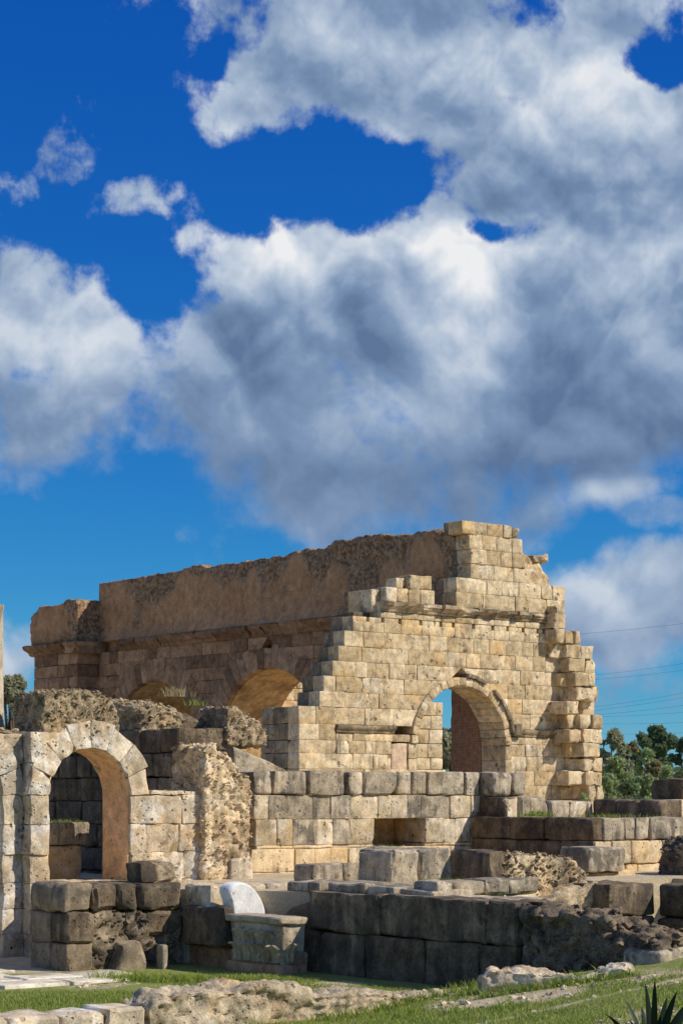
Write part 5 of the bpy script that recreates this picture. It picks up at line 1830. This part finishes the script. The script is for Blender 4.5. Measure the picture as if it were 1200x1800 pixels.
# along the foot of the low walls
for px, s in [(p, W(p, 21.6)[1]) for p in range(560, 870, 9)] + [(p, 27.9) for p in range(850, 1120, 9)]:
    k = 16
    x0 = (px - 600) / F * s
    a = rng.normal(size=(k, 2)) * 0.07
    q = np.stack([x0 + a[:, 0], s - 0.12 + a[:, 1] * 0.6], 1)
    PW_.append(np.column_stack([q, gz(q[:, 0], q[:, 1])]))
for px in range(175, 480, 8):                                  # shaded foot of the platform
    s = 33.6 - (px - 175) * 0.003
    a = rng.normal(size=(26, 2)) * 0.14
    q = np.stack([(px - 600) / F * s + a[:, 0], s + a[:, 1]], 1)
    PW_.append(np.column_stack([q, 0 * q[:, 0]]))
blades('weeds', np.concatenate(PW_), 0.13, 0.008, 'grass_blade', 'taller weeds and grass at the foot of the walls', 0.7)


# stone chips lying on the bare patches
kx = rng.uniform(-6, 6, 2600); ky = rng.uniform(21, 34, 2600)
ok = (np.abs(kx) < ky * 0.18) & (turf(kx, ky) < 0.62) & (kx * C + ky * S < 20.6)
kx, ky = kx[ok][:420], ky[ok][:420]
lump = link('stone_chips_anchor', None)
chips = scatter_stones(lump, 'stone_chips', np.stack([kx, ky, gz(kx, ky) + 0.005], 1), None, 0.035, 'rubble_pale')
chips.parent = None
bpy.data.objects.remove(lump)
tag(chips, 'small stone chips scattered over the bare earth', None, None, 'stuff')


def tuft(name, label, px, py, s, n, hgt, mat, spread=0.15):
    x, z = (px - 600) / F * s, Zp(py, s)
    a = rng.normal(size=(n, 2)) * spread
    P = np.stack([a[:, 0], a[:, 1] * 0.6, -0.03 + 0 * a[:, 0]], 1)
    o = blades(name, P, hgt, 0.008 * s / 45, mat, None, 0.6)
    o.location = (x, s, z)
    o['label'] = label


tuft('grass_tuft', 'dry straw tuft on the rubble left of the stump', 308, 1222, 44.3, 110, 0.20, 'dry_grass_blade', 0.16)
tuft('grass_tuft', 'green weed beside the dry tuft on the rubble', 345, 1238, 46.5, 60, 0.14, 'grass_blade', 0.10)
tuft('grass_tuft', 'green tuft on the low wall inside the near arch', 115, 1446, 41.6, 160, 0.09, 'grass_blade', 0.25)
tuft('grass_tuft', 'grass on the ledge above the pale wall by the buttress', 306, 1392, 41.0, 120, 0.07, 'grass_blade', 0.22)
tuft('grass_tuft', 'grass on the sill of the square niche', 672, 1489, 46.3, 110, 0.08, 'grass_blade', 0.2)
tuft('grass_tuft', 'yellow-green tuft on the ledge of the stepped wall', 944, 1433, 46.5, 200, 0.13, 'grass_blade', 0.18)
tuft('grass_tuft', 'low grass along the ledge before the parapet', 1075, 1434, 46.0, 160, 0.08, 'grass_blade', 0.5)
tuft('grass_tuft', 'thin grass on the front edge of the dark block', 800, 1546, 37.3, 120, 0.06, 'grass_blade', 0.35)
tuft('grass_tuft', 'grass at the sill of the near arch', 250, 1549, 39.6, 200, 0.06, 'grass_blade', 0.4)


# ------------------------------------------------------------------ succulent with dark strap leaves
def aloe():
    s = 18.0
    x0 = (1148 - 600) / F * s
    zb = float(gz(np.array([x0]), np.array([s]))[0])
    o = link('agave', None, None, (x0, s, zb))
    tag(o, 'dark strap-leaved agave poking into the lower right corner', 'plant')
    spec = [(1062, 1782, 0.075), (1096, 1756, 0.07), (1104, 1792, 0.07), (1126, 1770, 0.08), (1133, 1728, 0.06), (1150, 1722, 0.055), (1172, 1752, 0.085), (1190, 1742, 0.075),
            (1205, 1765, 0.08), (1080, 1810, 0.08), (1160, 1785, 0.09), (1225, 1750, 0.08), (1140, 1800, 0.09), (1185, 1790, 0.09)]
    for i, (px, py, wd) in enumerate(spec):
        ds = random.uniform(-0.35, 0.35)
        tip = Vector(((px - 600) / F * (s + ds) - x0, ds, Zp(py, s + ds) - zb))
        V, fs = [], []
        n = 12
        for j in range(n + 1):
            t = j / n
            p = Vector((tip.x * t ** 1.25, tip.y * t ** 1.2, tip.z * (1.0 - (1 - t) ** 1.25)))
            wv = wd * (0.75 + 0.9 * t * (1 - t)) * (1 - t ** 3.5) + 0.002
            side = Vector((math.cos(i * 2.3) * 0.5 + 0.75, math.sin(i * 2.3) * 0.5, 0)).normalized()
            nm = Vector((-side.y, side.x, 0.3)).normalized()
            for q, dpt in ((-1, 0.0), (-0.5, 0.022), (0.5, 0.022), (1, 0.0), (0, -0.02)):
                V.append(p + side * wv * q * 0.62 + nm * dpt * (1 - t))
        for j in range(n):
            for k in range(5):
                fs.append((j * 5 + k, j * 5 + (k + 1) % 5, (j + 1) * 5 + (k + 1) % 5, (j + 1) * 5 + k))
        link('leaf', make_mesh('leaf', V, fs, 'aloe_leaf', 50), o)
    V, fs = tube([(0, 0, -0.1), (0, 0, 0.18), (0, 0, 0.4)], [0.16, 0.14, 0.08], 10)
    link('stem', make_mesh('stem', V, fs, 'aloe_leaf', 50), o)


aloe()

# ------------------------------------------------------------------ overhead cables beyond the trees
cab = [((1050, 1194), (1200, 1178)), ((1050, 1186), (1200, 1166)), ((1050, 1242), (1200, 1218)), ((1050, 1248), (1200, 1226)), ((1050, 1256), (1200, 1240)),
       ((1050, 1260), (1200, 1252)), ((1050, 1272), (1200, 1270)), ((1050, 1290), (1200, 1288)), ((1010, 1115), (1200, 1096))]
words = ['topmost overhead cable but one, right of the ruin', 'second highest pair cable right of the ruin', 'upper cable of the middle bundle', 'second cable of the middle bundle',
         'third cable of the middle bundle', 'fourth cable of the middle bundle', 'cable just above the treetops', 'lowest cable, crossing behind the treetops', 'topmost faint cable near the small cloud']
for (a, b), wd in zip(cab, words):
    s = 240.0
    pts = []
    for k in range(13):
        t = -1.2 + 3.6 * k / 12
        px = a[0] + (b[0] - a[0]) * t
        py = a[1] + (b[1] - a[1]) * t + 5.0 * ((t - 0.5) ** 2 - 0.25) * -1
        pts.append(((px - 600) / F * s, s, Zp(py, s)))
    V, fs = tube(pts, [0.013] * 13, 5)
    c0 = Vector(pts[6])
    o = link('power_cable', make_mesh('power_cable', [v - c0 for v in V], fs, 'cable', 60), None, c0)
    tag(o, wd, 'cable', 'overhead cables')

# tidy helper properties
for o in bpy.data.objects:
    if 'b' in o:
        del o['b']
